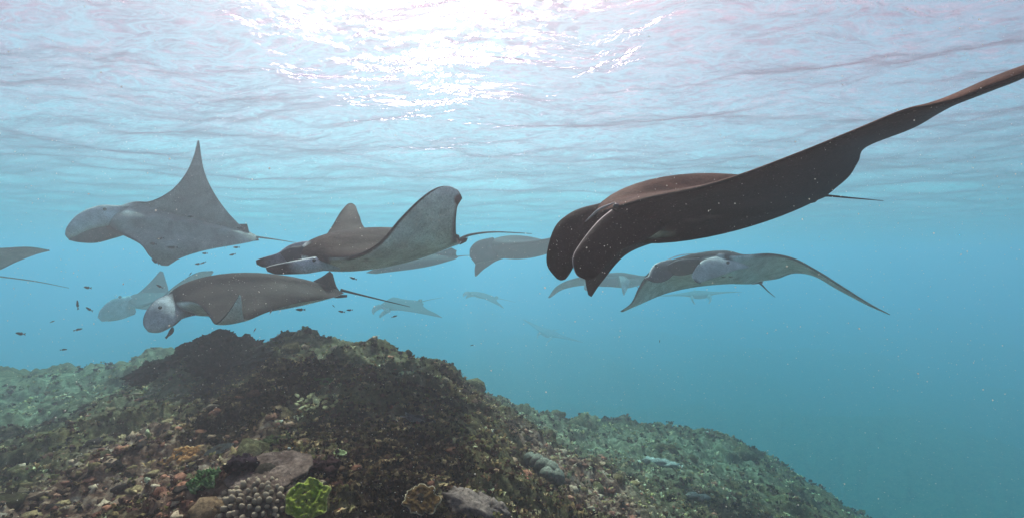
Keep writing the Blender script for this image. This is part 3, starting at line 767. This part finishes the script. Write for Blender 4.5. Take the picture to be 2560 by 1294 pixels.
# L: right behind E
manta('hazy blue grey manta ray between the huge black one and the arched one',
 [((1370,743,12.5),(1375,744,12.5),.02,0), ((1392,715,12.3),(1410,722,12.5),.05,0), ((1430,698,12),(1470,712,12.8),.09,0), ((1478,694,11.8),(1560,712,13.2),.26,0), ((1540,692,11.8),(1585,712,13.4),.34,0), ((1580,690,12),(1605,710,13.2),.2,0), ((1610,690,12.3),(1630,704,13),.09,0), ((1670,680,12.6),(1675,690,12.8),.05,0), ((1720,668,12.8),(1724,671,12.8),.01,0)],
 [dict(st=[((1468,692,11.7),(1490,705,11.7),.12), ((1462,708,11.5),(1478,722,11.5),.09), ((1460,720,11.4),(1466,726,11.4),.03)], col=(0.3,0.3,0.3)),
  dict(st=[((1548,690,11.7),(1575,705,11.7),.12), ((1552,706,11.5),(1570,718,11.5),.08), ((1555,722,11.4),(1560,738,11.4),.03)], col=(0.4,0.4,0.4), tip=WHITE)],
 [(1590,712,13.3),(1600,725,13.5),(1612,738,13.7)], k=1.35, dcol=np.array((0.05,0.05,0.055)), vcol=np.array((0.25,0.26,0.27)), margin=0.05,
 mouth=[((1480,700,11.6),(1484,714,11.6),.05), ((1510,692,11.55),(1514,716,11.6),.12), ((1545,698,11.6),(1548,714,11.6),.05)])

# far mantas from a shared pose, turned and placed; the faint ones have haze put into their skin colour
def far_manta(label, px, py, Y, yaw, roll, pitch, scale, droop, dc, vc, tail_side=0.0):
    Y, scale = Y * 1.6, scale * 1.6
    o = P(px, py, Y)
    from mathutils import Euler, Matrix
    Rm = (Matrix.Rotation(yaw, 3, 'Z') @ Matrix.Rotation(pitch, 3, 'X') @ Matrix.Rotation(roll, 3, 'Y'))
    Rm = np.array(Rm)
    xf = lambda p: Rm @ (p * scale) + o
    # local: nose along -Y, animal's right is -X ... wings droop with distance from the spine
    def w(x): return -droop * abs(x) ** 1.6 + 0.10 * abs(x)
    st = []
    for x, le_, te_, th in ((-1.75, .62, .66, .01), (-1.35, .28, .62, .04), (-.95, -.05, .55, .06), (-.55, -.38, .62, .10), (-.30, -.58, .78, .2), (0, -.62, .85, .30), (.30, -.58, .78, .2), (.55, -.38, .62, .10), (.95, -.05, .55, .06), (1.35, .28, .62, .04), (1.75, .62, .66, .01)):
        st.append(((x, le_, w(x)), (x * .98, te_, w(x)), th * scale, 0))
    cep = []
    for sx in (-1, 1):
        cep.append(dict(st=[((sx * .34, -.60, .05), (sx * .26, -.50, -.10), .10 * scale), ((sx * .36, -.78, .0), (sx * .30, -.72, -.16), .08 * scale), ((sx * .33, -.90, -.10), (sx * .28, -.84, -.24), .06 * scale), ((sx * .26, -.92, -.22), (sx * .24, -.86, -.28), .03 * scale)], col=(0.4,0.4,0.4)))
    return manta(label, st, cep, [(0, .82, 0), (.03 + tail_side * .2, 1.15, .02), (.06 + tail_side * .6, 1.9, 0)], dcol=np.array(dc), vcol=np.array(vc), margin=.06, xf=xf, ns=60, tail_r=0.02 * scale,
                 mouth=[((-.22, -.63, .02), (-.22, -.55, -.10), .04), ((0, -.67, .03), (0, -.57, -.12), .06), ((.22, -.63, .02), (.22, -.55, -.10), .04)],
                 dorsal=[((0, .66, .03), (0, .88, .02), .03), ((0, .76, .12), (0, .90, .10), .01)])
R = math.radians
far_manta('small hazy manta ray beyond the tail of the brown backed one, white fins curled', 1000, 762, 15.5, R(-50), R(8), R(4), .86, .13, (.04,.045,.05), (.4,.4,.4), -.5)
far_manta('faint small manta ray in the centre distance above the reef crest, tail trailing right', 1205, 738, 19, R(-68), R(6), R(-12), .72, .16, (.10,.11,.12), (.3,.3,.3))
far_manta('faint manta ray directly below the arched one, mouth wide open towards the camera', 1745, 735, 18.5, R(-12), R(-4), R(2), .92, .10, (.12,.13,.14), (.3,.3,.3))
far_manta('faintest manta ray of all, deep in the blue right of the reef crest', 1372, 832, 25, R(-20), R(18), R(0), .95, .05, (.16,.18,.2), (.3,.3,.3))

# ------------------------------------------------------------------ corals, sponges and stones
def thing(name, label, cat, loc, group=None):
    o = bpy.data.objects.new(name, None); col.objects.link(o); o.location = loc; o.empty_display_size = 0.1
    tag(o, label, cat, group); return o
def frame_at(c, e=0.12):
    """local axes of the reef surface at point c (across, up-slope, outward)"""
    hx = [float(height(np.array([c[0] + s * e]), np.array([c[1]]))[0]) for s in (-1, 1)]
    hy = [float(height(np.array([c[0]]), np.array([c[1] + s * e]))[0]) for s in (-1, 1)]
    n_ = np.array((-(hx[1] - hx[0]) / (2 * e), -(hy[1] - hy[0]) / (2 * e), 1.0)); n_ /= np.linalg.norm(n_)
    u = np.cross((0, 1, 0), n_); u /= np.linalg.norm(u); v_ = np.cross(n_, u)
    return u, v_, n_
_ico = {}
def ico(k):
    if k not in _ico:
        bm = bmesh.new(); bmesh.ops.create_icosphere(bm, subdivisions=k, radius=1)
        _ico[k] = (np.array([v_.co[:] for v_ in bm.verts]), [[v_.index for v_ in f_.verts] for f_ in bm.faces]); bm.free()
    return _ico[k]
def put(name, V, Fc, parent, cols, mat=None, origin=(0, 0, 0)):
    me = mesh(name, np.asarray(V) - np.array(origin), Fc); set_color(me, cols)
    return link(name, me, mat or TINT, parent)

def sheet(c, rx, ry, ax, thick, ruffle, lobes, seed, nr=26, na=90, bowl=0.0, lump=0.0, lumps_f=12):
    """plate-like colony: ruffled outline, real thickness; returns V, F, radial 0..1"""
    u, v_, n_ = ax
    r = np.linspace(0, 1, nr)[:, None]; a = np.linspace(0, 2 * math.pi, na, endpoint=False)[None, :]
    R_ = 1 + ruffle * (np.sin(lobes * a + seed) * .22 + .95 * vnoise(np.cos(a) * 2.2 + seed, np.sin(a) * 2.2) + .45 * vnoise(np.cos(a) * 6 + seed, np.sin(a) * 6 + 4))
    X = r * np.cos(a) * R_ * rx; Y_ = r * np.sin(a) * R_ * ry
    H = bowl * r ** 2 + ruffle * 0.25 * rx * r ** 2 * np.sin(lobes * a * 1.0 + seed * 2) + lump * fbm(X / rx * lumps_f * .3 + seed, Y_ / rx * lumps_f * .3, 4, 7)
    rr = r + 0 * a
    top = np.asarray(c) + X[..., None] * u + Y_[..., None] * v_ + (H + thick * np.sqrt(np.clip(1 - r ** 6, 0, 1)) * .5)[..., None] * n_
    bot = np.asarray(c) + X[..., None] * u * .98 + Y_[..., None] * v_ * .98 + (H - thick * .5 - thick * 1.5 * (1 - r) + 0 * a)[..., None] * n_
    f1 = grid_faces(nr, na, True); f2 = f1[:, ::-1] + nr * na
    j = np.arange(na); e = (nr - 1) * na
    f3 = np.stack([e + j, e + (j + 1) % na, e + (j + 1) % na + nr * na, e + j + nr * na], -1)
    return np.concatenate([top.reshape(-1, 3), bot.reshape(-1, 3)]), np.concatenate([f1, f2, f3]).tolist(), np.concatenate([rr.ravel(), rr.ravel()])

# finger coral in the front
c = hit(636, 1262); ax = frame_at(c)
root = thing('knobby_coral', 'cream coral dome of stubby rounded knobs at the bottom edge', 'coral', c)
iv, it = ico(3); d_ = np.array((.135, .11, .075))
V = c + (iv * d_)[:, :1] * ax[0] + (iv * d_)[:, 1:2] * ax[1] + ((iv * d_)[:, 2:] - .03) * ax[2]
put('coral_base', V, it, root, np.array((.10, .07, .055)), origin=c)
rr = random.Random(5)
iv2, it2 = ico(2)
me_k = []
for q_ in range(4):
    Vk = iv2 * (1, 1, 1.7) * (1 + 0.16 * vnoise(iv2[:, 0] * 1.5 + q_ * 7, iv2[:, 1] * 1.5 + iv2[:, 2])[:, None])
    mk = mesh('knob', Vk, it2)
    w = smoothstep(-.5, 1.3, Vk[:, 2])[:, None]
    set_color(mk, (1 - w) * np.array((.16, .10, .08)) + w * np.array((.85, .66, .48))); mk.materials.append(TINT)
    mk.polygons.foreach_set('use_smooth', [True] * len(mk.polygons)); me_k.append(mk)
nk = 135
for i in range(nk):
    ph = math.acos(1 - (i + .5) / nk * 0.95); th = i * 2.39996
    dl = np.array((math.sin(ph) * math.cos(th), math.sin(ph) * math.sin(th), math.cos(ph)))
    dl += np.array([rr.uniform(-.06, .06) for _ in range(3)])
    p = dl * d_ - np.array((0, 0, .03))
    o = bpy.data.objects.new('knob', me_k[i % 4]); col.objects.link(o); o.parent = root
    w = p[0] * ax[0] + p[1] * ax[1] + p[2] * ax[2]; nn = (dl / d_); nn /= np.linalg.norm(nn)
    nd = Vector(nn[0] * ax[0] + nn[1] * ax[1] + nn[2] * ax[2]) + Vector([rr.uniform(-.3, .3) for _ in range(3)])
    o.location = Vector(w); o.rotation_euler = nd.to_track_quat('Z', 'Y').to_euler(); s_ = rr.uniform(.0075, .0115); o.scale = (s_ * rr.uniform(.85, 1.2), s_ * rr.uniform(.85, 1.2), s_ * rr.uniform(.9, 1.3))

def plate(name, label, cat, px, py, rx, ry, lift, tilt, thick, ruffle, lobes, seed, colr, rim=None, rimw=.05, bowl=0.0, lump=0.004, lf=14, part=None, mott=None, group=None):
    c = hit(px, py); u, v_, n_ = frame_at(c)
    n2 = n_ + np.array(tilt); n2 /= np.linalg.norm(n2); u2 = np.cross((0, 1, 0), n2); u2 /= np.linalg.norm(u2); v2 = np.cross(n2, u2)
    root = thing(name, label, cat, c, group)
    cc = c + n_ * lift
    V, Fc, r = sheet(cc, rx, ry, (u2, v2, n2), thick, ruffle, lobes, seed, bowl=bowl, lump=lump, lumps_f=lf)
    cols = np.array(colr) * np.ones((len(V), 3))
    if mott is not None:
        w = smoothstep(-.1, .5, vnoise(V[:, 0] * 22, V[:, 1] * 22, 3))[:, None]; cols = cols * (1 - w) + np.array(mott) * w
    if rim is not None:
        w = smoothstep(1 - rimw, 1 - rimw * .4, r)[:, None]; cols = cols * (1 - w) + np.array(rim) * w
    put(part or 'plate', V, Fc, root, cols, origin=c)
    # stalk that carries it
    iv_, it_ = ico(2); s3 = np.array((rx * .45, ry * .45, lift + .04))
    put('stalk', iv_ * s3 + (c - n_ * .02), it_, root, np.array((.05, .04, .03)), origin=c)
    return root, c, (u2, v2, n2)

plate('table_coral', 'broad flat brownish pink plate coral behind the cream knobby dome', 'coral', 668, 1200, .15, .12, .035, (-.25, -.25, 0), .014, .10, 2, 1.0, (.16, .11, .09), bowl=-.006, lump=.004, lf=40, mott=(.25, .18, .15))
plate('sheet_coral', 'bright yellow green ruffled coral beside the knobby dome', 'coral', 766, 1268, .070, .070, .03, (.1, -.55, 0), .010, .15, 6, 2.2, (.36, .40, .07), rim=(.55, .55, .20), rimw=.06, lump=.012, lf=16, mott=(.26, .36, .04))
plate('lobed_coral', 'brown lobed plate coral with pale wavy rim near the bottom centre', 'coral', 1052, 1258, .070, .062, .02, (.0, -.5, 0), .008, .22, 7, .4, (.17, .095, .035), rim=(.72, .60, .42), rimw=.07, lump=.007, lf=14)
plate('lobed_coral', 'small green ringed plate coral on the dark turf left of centre', 'coral', 846, 1137, .035, .025, .012, (0, -.3, 0), .006, .2, 4, 3.0, (.16, .20, .09), rim=(.40, .46, .24), rimw=.25, lump=.003)
plate('table_coral', 'dark round plate coral right of the orange sponge', 'coral', 548, 1132, .075, .055, .02, (-.1, -.25, 0), .012, .14, 3, 4.0, (.045, .045, .042), rim=(.13, .12, .11), rimw=.06, lump=.004)
plate('algae_patch', 'bright green algae patch in the rubble left of the plate coral', 'algae', 512, 1212, .055, .045, .012, (-.2, -.3, 0), .010, .42, 5, 5.1, (.10, .19, .07), rim=(.22, .32, .15), rimw=.2, lump=.014, lf=22, part='leafy_mat')
plate('orange_sponge', 'orange encrusting sponge at the edge of the rubble slope', 'sponge', 456, 1148, .125, .055, .012, (-.2, -.5, 0), .018, .26, 4, 6.3, (.55, .25, .09), rim=(.60, .38, .20), rimw=.15, lump=.010, lf=16, part='sponge_crust')
plate('algae_patch', 'dull dark green algae patch above the pale yellow coral cluster', 'algae', 812, 962, .10, .05, .01, (0, -.2, 0), .012, .3, 4, 7.7, (.06, .12, .035), lump=.012, lf=20, part='leafy_mat')
plate('algae_patch', 'olive green algae patch above the brownish pink plate coral', 'algae', 690, 1106, .085, .03, .01, (0, -.3, 0), .010, .35, 5, 8.1, (.17, .19, .07), lump=.012, lf=20, part='leafy_mat')
plate('lobed_coral', 'flat olive coral ledge at the right edge of the mound', 'coral', 1166, 1072, .075, .025, .012, (.2, -.2, 0), .010, .25, 3, 9.4, (.17, .15, .08), rim=(.32, .28, .16), rimw=.1, lump=.004)
plate('lobed_coral', 'grey frilled coral shelf on the dark turf right of centre', 'coral', 1045, 1052, .10, .03, .012, (.1, -.2, 0), .010, .3, 5, 10.2, (.09, .09, .09), rim=(.26, .26, .24), rimw=.1, lump=.006)

def lobes_thing(name, label, cat, px, py, blobs, colr, tipc, part='lobe', lift=0.0, rough_=0.15, k=3, mat=None):
    """a colony of rounded lobes; blobs: (across, up, out, rx, ry, rz) in metres"""
    c = hit(px, py); ax = frame_at(c); root = thing(name, label, cat, c)
    for i, (a, b_, o_, rx, ry, rz) in enumerate(blobs):
        iv_, it_ = ico(k)
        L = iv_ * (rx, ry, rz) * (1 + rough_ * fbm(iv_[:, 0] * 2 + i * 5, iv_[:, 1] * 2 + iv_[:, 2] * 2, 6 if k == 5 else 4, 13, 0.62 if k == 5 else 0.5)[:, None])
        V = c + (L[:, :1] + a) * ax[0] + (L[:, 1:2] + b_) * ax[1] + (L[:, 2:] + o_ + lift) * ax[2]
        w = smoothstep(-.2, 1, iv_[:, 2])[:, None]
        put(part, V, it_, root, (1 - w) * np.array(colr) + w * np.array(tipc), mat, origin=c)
    return root
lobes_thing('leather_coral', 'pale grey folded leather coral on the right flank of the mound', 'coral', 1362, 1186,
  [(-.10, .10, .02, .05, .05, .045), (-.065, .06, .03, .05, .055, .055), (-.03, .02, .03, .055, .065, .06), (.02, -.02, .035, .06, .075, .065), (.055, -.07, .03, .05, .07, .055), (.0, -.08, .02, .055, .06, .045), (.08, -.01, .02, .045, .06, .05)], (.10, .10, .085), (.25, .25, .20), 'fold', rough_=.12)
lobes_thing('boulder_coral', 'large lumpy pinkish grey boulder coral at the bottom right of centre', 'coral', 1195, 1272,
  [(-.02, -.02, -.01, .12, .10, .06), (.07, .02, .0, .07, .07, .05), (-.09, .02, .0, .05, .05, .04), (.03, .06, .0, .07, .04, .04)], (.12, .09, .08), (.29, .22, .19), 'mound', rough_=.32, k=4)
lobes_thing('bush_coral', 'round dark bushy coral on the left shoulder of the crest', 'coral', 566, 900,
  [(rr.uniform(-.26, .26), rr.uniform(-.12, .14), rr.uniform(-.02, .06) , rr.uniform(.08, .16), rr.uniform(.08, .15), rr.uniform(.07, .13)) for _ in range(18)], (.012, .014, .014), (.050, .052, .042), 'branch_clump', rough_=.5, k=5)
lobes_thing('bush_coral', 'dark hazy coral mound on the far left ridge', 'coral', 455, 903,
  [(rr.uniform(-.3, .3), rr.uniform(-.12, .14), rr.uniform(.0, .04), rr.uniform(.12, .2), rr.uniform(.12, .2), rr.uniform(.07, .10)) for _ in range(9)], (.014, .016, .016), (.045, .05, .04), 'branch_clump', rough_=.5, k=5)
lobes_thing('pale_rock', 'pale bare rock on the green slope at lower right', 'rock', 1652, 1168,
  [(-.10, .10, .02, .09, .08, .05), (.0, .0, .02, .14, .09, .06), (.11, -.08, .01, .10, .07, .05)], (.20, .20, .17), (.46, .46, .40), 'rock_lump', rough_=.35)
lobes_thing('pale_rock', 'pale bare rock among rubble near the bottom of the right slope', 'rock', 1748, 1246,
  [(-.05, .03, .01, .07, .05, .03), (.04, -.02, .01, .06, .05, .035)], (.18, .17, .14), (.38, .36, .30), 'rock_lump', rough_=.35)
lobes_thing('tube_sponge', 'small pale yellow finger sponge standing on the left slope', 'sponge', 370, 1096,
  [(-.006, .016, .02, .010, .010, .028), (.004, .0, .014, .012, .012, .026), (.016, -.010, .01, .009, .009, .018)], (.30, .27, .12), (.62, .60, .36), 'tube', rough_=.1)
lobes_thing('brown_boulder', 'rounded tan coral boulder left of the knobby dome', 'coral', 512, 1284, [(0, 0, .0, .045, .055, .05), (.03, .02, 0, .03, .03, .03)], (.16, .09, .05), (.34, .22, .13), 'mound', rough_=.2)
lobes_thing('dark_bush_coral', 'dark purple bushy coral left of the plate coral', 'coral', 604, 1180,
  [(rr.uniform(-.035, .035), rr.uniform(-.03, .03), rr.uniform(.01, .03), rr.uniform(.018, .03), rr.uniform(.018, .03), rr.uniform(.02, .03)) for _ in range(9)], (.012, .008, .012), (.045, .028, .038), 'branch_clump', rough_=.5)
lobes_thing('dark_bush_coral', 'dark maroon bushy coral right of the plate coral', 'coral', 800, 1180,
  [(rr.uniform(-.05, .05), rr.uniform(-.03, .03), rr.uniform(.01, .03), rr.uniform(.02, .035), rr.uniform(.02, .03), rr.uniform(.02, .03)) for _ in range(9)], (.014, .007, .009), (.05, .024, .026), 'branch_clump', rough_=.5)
lobes_thing('shell', 'small white shell on the dark turf above the plate coral', 'shell', 718, 1126, [(0, 0, .008, .012, .008, .008), (.008, .005, .006, .007, .006, .006)], (.35, .36, .34), (.7, .72, .68), 'whorl', k=2)
# pale leafy cluster
c = hit(782, 1006); ax = frame_at(c)
root = thing('leafy_coral', 'cluster of small pale yellow leafy coral plates in the dark turf', 'coral', c)
for i in range(34):
    a, b_ = rr.gauss(0, .055), rr.gauss(0, .035)
    n2 = ax[2] + np.array([rr.uniform(-.7, .7), rr.uniform(-.9, .1), 0]); n2 /= np.linalg.norm(n2); u2 = np.cross((0, 1, .1), n2); u2 /= np.linalg.norm(u2)
    V, Fc, r = sheet(c + a * ax[0] + b_ * ax[1] + ax[2] * rr.uniform(.008, .025), rr.uniform(.010, .020), rr.uniform(.008, .015), (u2, np.cross(n2, u2), n2), .004, .3, 3, i * 1.7, nr=6, na=16)
    t_ = rr.random(); put('leaf_plate', V, Fc, root, (np.array((.36, .30, .13)) * (1 - t_) + np.array((.62, .60, .34)) * t_), origin=c)

# ------------------------------------------------------------------ reef fish
def fish_mesh():
    """slim damselfish, 1 m long along +X (nose), built once"""
    xs = np.array([.50, .46, .38, .25, .08, -.10, -.24, -.32]); hh = np.array([.004, .035, .07, .105, .115, .085, .038, .026]); ww = hh * np.array([.9, .6, .5, .42, .38, .34, .4, .4])
    Pp = cr(np.c_[xs, hh, ww], 22); a = np.linspace(0, 2 * math.pi, 12, endpoint=False)
    V = np.stack([np.repeat(Pp[:, :1], 12, 1), Pp[:, 2:3] * np.cos(a)[None], Pp[:, 1:2] * np.sin(a)[None]], -1).reshape(-1, 3)
    V = np.vstack([V, (.503, 0, 0), (-.325, 0, 0)]); nb = 22 * 12
    Fc = [tuple(q) for q in grid_faces(22, 12, True)] + [(nb, j, (j + 1) % 12) for j in range(12)] + [(nb + 1, 21 * 12 + (j + 1) % 12, 21 * 12 + j) for j in range(12)]
    body = mesh('body', V, Fc)
    def fin(name, out, t=.006):
        n_ = len(out); V = [(x, t, z) for x, z in out] + [(x, -t, z) for x, z in out]
        return mesh(name, V, [tuple(range(n_)), tuple(range(2 * n_ - 1, n_ - 1, -1))] + [(i, i + n_, (i + 1) % n_ + n_, (i + 1) % n_) for i in range(n_)])
    tail = fin('tail_fin', [(-.29, .03), (-.40, .07), (-.53, .12), (-.50, .05), (-.45, 0), (-.50, -.05), (-.53, -.12), (-.40, -.07), (-.29, -.03)])
    dors = fin('dorsal_fin', [(.20, .10), (.12, .145), (-.04, .15), (-.15, .125), (-.22, .10), (-.20, .04), (.1, .08)])
    anal = fin('anal_fin', [(.0, -.09), (-.10, -.145), (-.20, -.11), (-.23, -.03), (-.1, -.07)])
    return body, tail, dors, anal
FB, FT, FD, FA = fish_mesh()
FM = flat_mat('fish_dark', (0.022, 0.024, 0.026), 0.6, 0.3); FR = flat_mat('fish_red', (0.35, 0.06, 0.06), 0.6, 0.3); FP = flat_mat('fish_pale', (0.30, 0.32, 0.30), 0.5, 0.3)
for mm in (FB, FT, FD, FA): mm.materials.append(FM); mm.polygons.foreach_set('use_smooth', [True] * len(mm.polygons))
from mathutils import Euler
def make_fish(px, py, Y, px_len, ang, yaw, label, group='small dark fish around the mantas', mat=None, name='reef_fish'):
    L = px_len / F * Y / max(0.5, abs(math.cos(yaw)))
    root = bpy.data.objects.new(name, None); col.objects.link(root); root.empty_display_size = .03
    root.location = P(px, py, Y); root.scale = (L, L, L)
    root.rotation_euler = (Euler((0, -ang, 0)).to_matrix() @ Euler((0, 0, yaw)).to_matrix()).to_euler()
    tag(root, label, 'fish', group)
    for nm, mm in (('body', FB), ('tail_fin', FT), ('dorsal_fin', FD), ('anal_fin', FA)):
        if mat: mm = mm.copy(); mm.materials[0] = mat
        o = bpy.data.objects.new(nm, mm); col.objects.link(o); o.parent = root
    return root
PI = math.pi
FISH = [  # px, py, distance, length in px, nose angle (0 = right, pi = left), yaw, label
 (383, 609, 5.6, 22, PI - .1, .2, 'tiny dark fish against the pale underside of the upper left manta, nearest its head'),
 (431, 618, 5.6, 24, PI, -.2, 'dark fish against the middle of the upper left manta\'s lower wing'),
 (388, 653, 5.8, 26, PI - .5, .2, 'dark fish at the front edge of the upper left manta\'s lower wing tip'),
 (401, 596, 6.0, 20, PI + .15, 0, 'small faint fish against the belly of the upper left manta'),
 (476, 541, 6.0, 18, PI, .3, 'small fish highest up, against the middle of the upper left manta'),
 (512, 633, 6.4, 17, PI, .2, 'small dark fish just right of the upper left manta\'s lower wing'),
 (495, 659, 6.3, 18, PI + .1, .1, 'left fish of the overlapping pair above the brown backed manta'),
 (508, 656, 6.5, 14, PI + .4, -.1, 'right fish of the overlapping pair above the brown backed manta'),
 (591, 618, 6.4, 18, PI, .1, 'small dark fish under the tail of the upper left manta'),
 (581, 636, 6.6, 18, PI + .2, .1, 'small dark fish lower under the tail of the upper left manta'),
 (219, 718, 6.5, 24, PI - .1, .2, 'pale faint fish above the upright one at the left', ),
 (194, 761, 5.4, 24, 1.85, .2, 'dark fish hanging nearly upright at the left'),
 (223, 772, 5.4, 22, PI - .45, .1, 'dark slanting fish beside the upright one at the left'),
 (131, 803, 7.0, 11, .4, .2, 'tiny faint fish between the upright one and the greenish one'),
 (195, 823, 6.5, 20, .25, .2, 'thin faint fish below the upright one at the left'),
 (51, 833, 4.8, 28, PI - .1, .1, 'greenish fish farthest to the left above the reef'),
 (159, 873, 5.5, 16, .1, .2, 'thin dark fish just above the left reef ridge'),
 (399, 715, 5.0, 20, PI - .4, .1, 'dark fish in front of the hazy manta behind the brown backed one'),
 (476, 684, 6.0, 10, 1.0, .2, 'tiny fish over the thin arching wing behind the brown backed manta'),
 (751, 773, 4.4, 26, PI, .1, 'largest dark fish, above the reef crest'),
 (677, 779, 4.6, 9, 1.5, .9, 'small round dark fish seen end on, left of the largest one'),
 (854, 778, 4.6, 18, PI - .15, .1, 'left fish of the side by side pair above the reef crest'),
 (874, 774, 4.6, 17, PI + .05, .1, 'right fish of the side by side pair above the reef crest'),
 (883, 695, 5.0, 20, PI - .3, .1, 'dark fish under the belly of the manta with the curled wing'),
 (986, 790, 5.0, 15, .3, .1, 'small fish under the wing of the small hazy manta in the centre'),
 (834, 764, 5.4, 9, PI - .7, .1, 'tiny faint fish above the side by side pair'),
 (1649, 852, 5.0, 7, 1.4, .2, 'tiny dark fish alone in the blue on the right'),
 (1180, 862, 5.0, 9, .2, .2, 'tiny dark fish alone in the blue beyond the crest'),
 (519, 837, 5.0, 7, .3, .2, 'tiny dark fish just over the round dark bushy coral'),
]
for f_ in FISH:
    make_fish(*f_[:6], f_[6])
make_fish(637, 824, 4.2, 10, 1.2, .5, 'tiny red fish just above the reef crest', 'small dark fish around the mantas', FR)
# fish hanging under the brown backed manta
root = thing('remora', 'slim dark sucker fish hanging under the head of the brown backed manta', 'fish', P(424, 832, 4.9))
o_ = P(424, 832, 4.9)
v, q, c_ = tube_path([P(431, 818, 4.92), P(429, 826, 4.9), P(423, 835, 4.9), P(415, 842, 4.9)], [.010, .020, .015, .004], 20, 10)
me = bpy.data.meshes.new('body'); me.from_pydata([tuple(p) for p in v - o_], [], [tuple(map(int, x_)) for x_ in q] + [tuple(map(int, x_)) for x_ in c_]); link('body', me, FM, root)
v, q, c_, *_ = blade([(P(418, 838, 4.9), P(421, 841, 4.9), .006), (P(412, 842, 4.9), P(416, 847, 4.9), .004)], 8, 6)
me = bpy.data.meshes.new('tail_fin'); me.from_pydata([tuple(p) for p in v - o_], [], [tuple(map(int, x_)) for x_ in q] + [tuple(map(int, x_)) for x_ in c_]); link('tail_fin', me, FM, root)

# ------------------------------------------------------------------ drifting specks
n_ = 24000
r = 0.5 + 6.5 * RNG.random(n_) ** 0.8
a = np.radians((RNG.random(n_) * 2 - 1) * 52); e_ = (RNG.random(n_) * 2 - 1) * .6
x, y, z = r * np.sin(a), r * np.cos(a), r * e_
ok = (z < SURF_Z - .3) & (z > height(x, y) + .02)
x, y, z = x[ok], y[ok], z[ok]; n_ = len(x)
oc = np.array([(1, 0, 0), (-1, 0, 0), (0, 1, 0), (0, -1, 0), (0, 0, 1), (0, 0, -1)], float)
of = np.array([(0, 2, 4), (2, 1, 4), (1, 3, 4), (3, 0, 4), (2, 0, 5), (1, 2, 5), (3, 1, 5), (0, 3, 5)])
sz = (.00055 + .0011 * RNG.random(n_) ** 4) * (.5 + .28 * np.hypot(x, y))
V = np.stack([x, y, z], -1)[:, None] + oc[None] * sz[:, None, None] * (0.6 + .9 * RNG.random((n_, 6, 1)))
me = mesh_np('specks', V.reshape(-1, 3), (of[None] + np.arange(n_)[:, None, None] * 6).reshape(-1, 3))
m = Nt('plankton')
bs = m.new('ShaderNodeBsdfPrincipled', Roughness=0.6); bs.inputs['Base Color'].default_value = (.85, .80, .76, 1)
tl = m.new('ShaderNodeBsdfTranslucent'); tl.inputs['Color'].default_value = (.9, .85, .8, 1)
mx = m.n.new('ShaderNodeMixShader'); mx.inputs[0].default_value = .85; m.l.new(bs.outputs[0], mx.inputs[1]); m.l.new(tl.outputs[0], mx.inputs[2])
tag(link('plankton_specks', me, m.surf(mx.outputs[0])), 'pale plankton specks drifting in the water', kind='stuff')
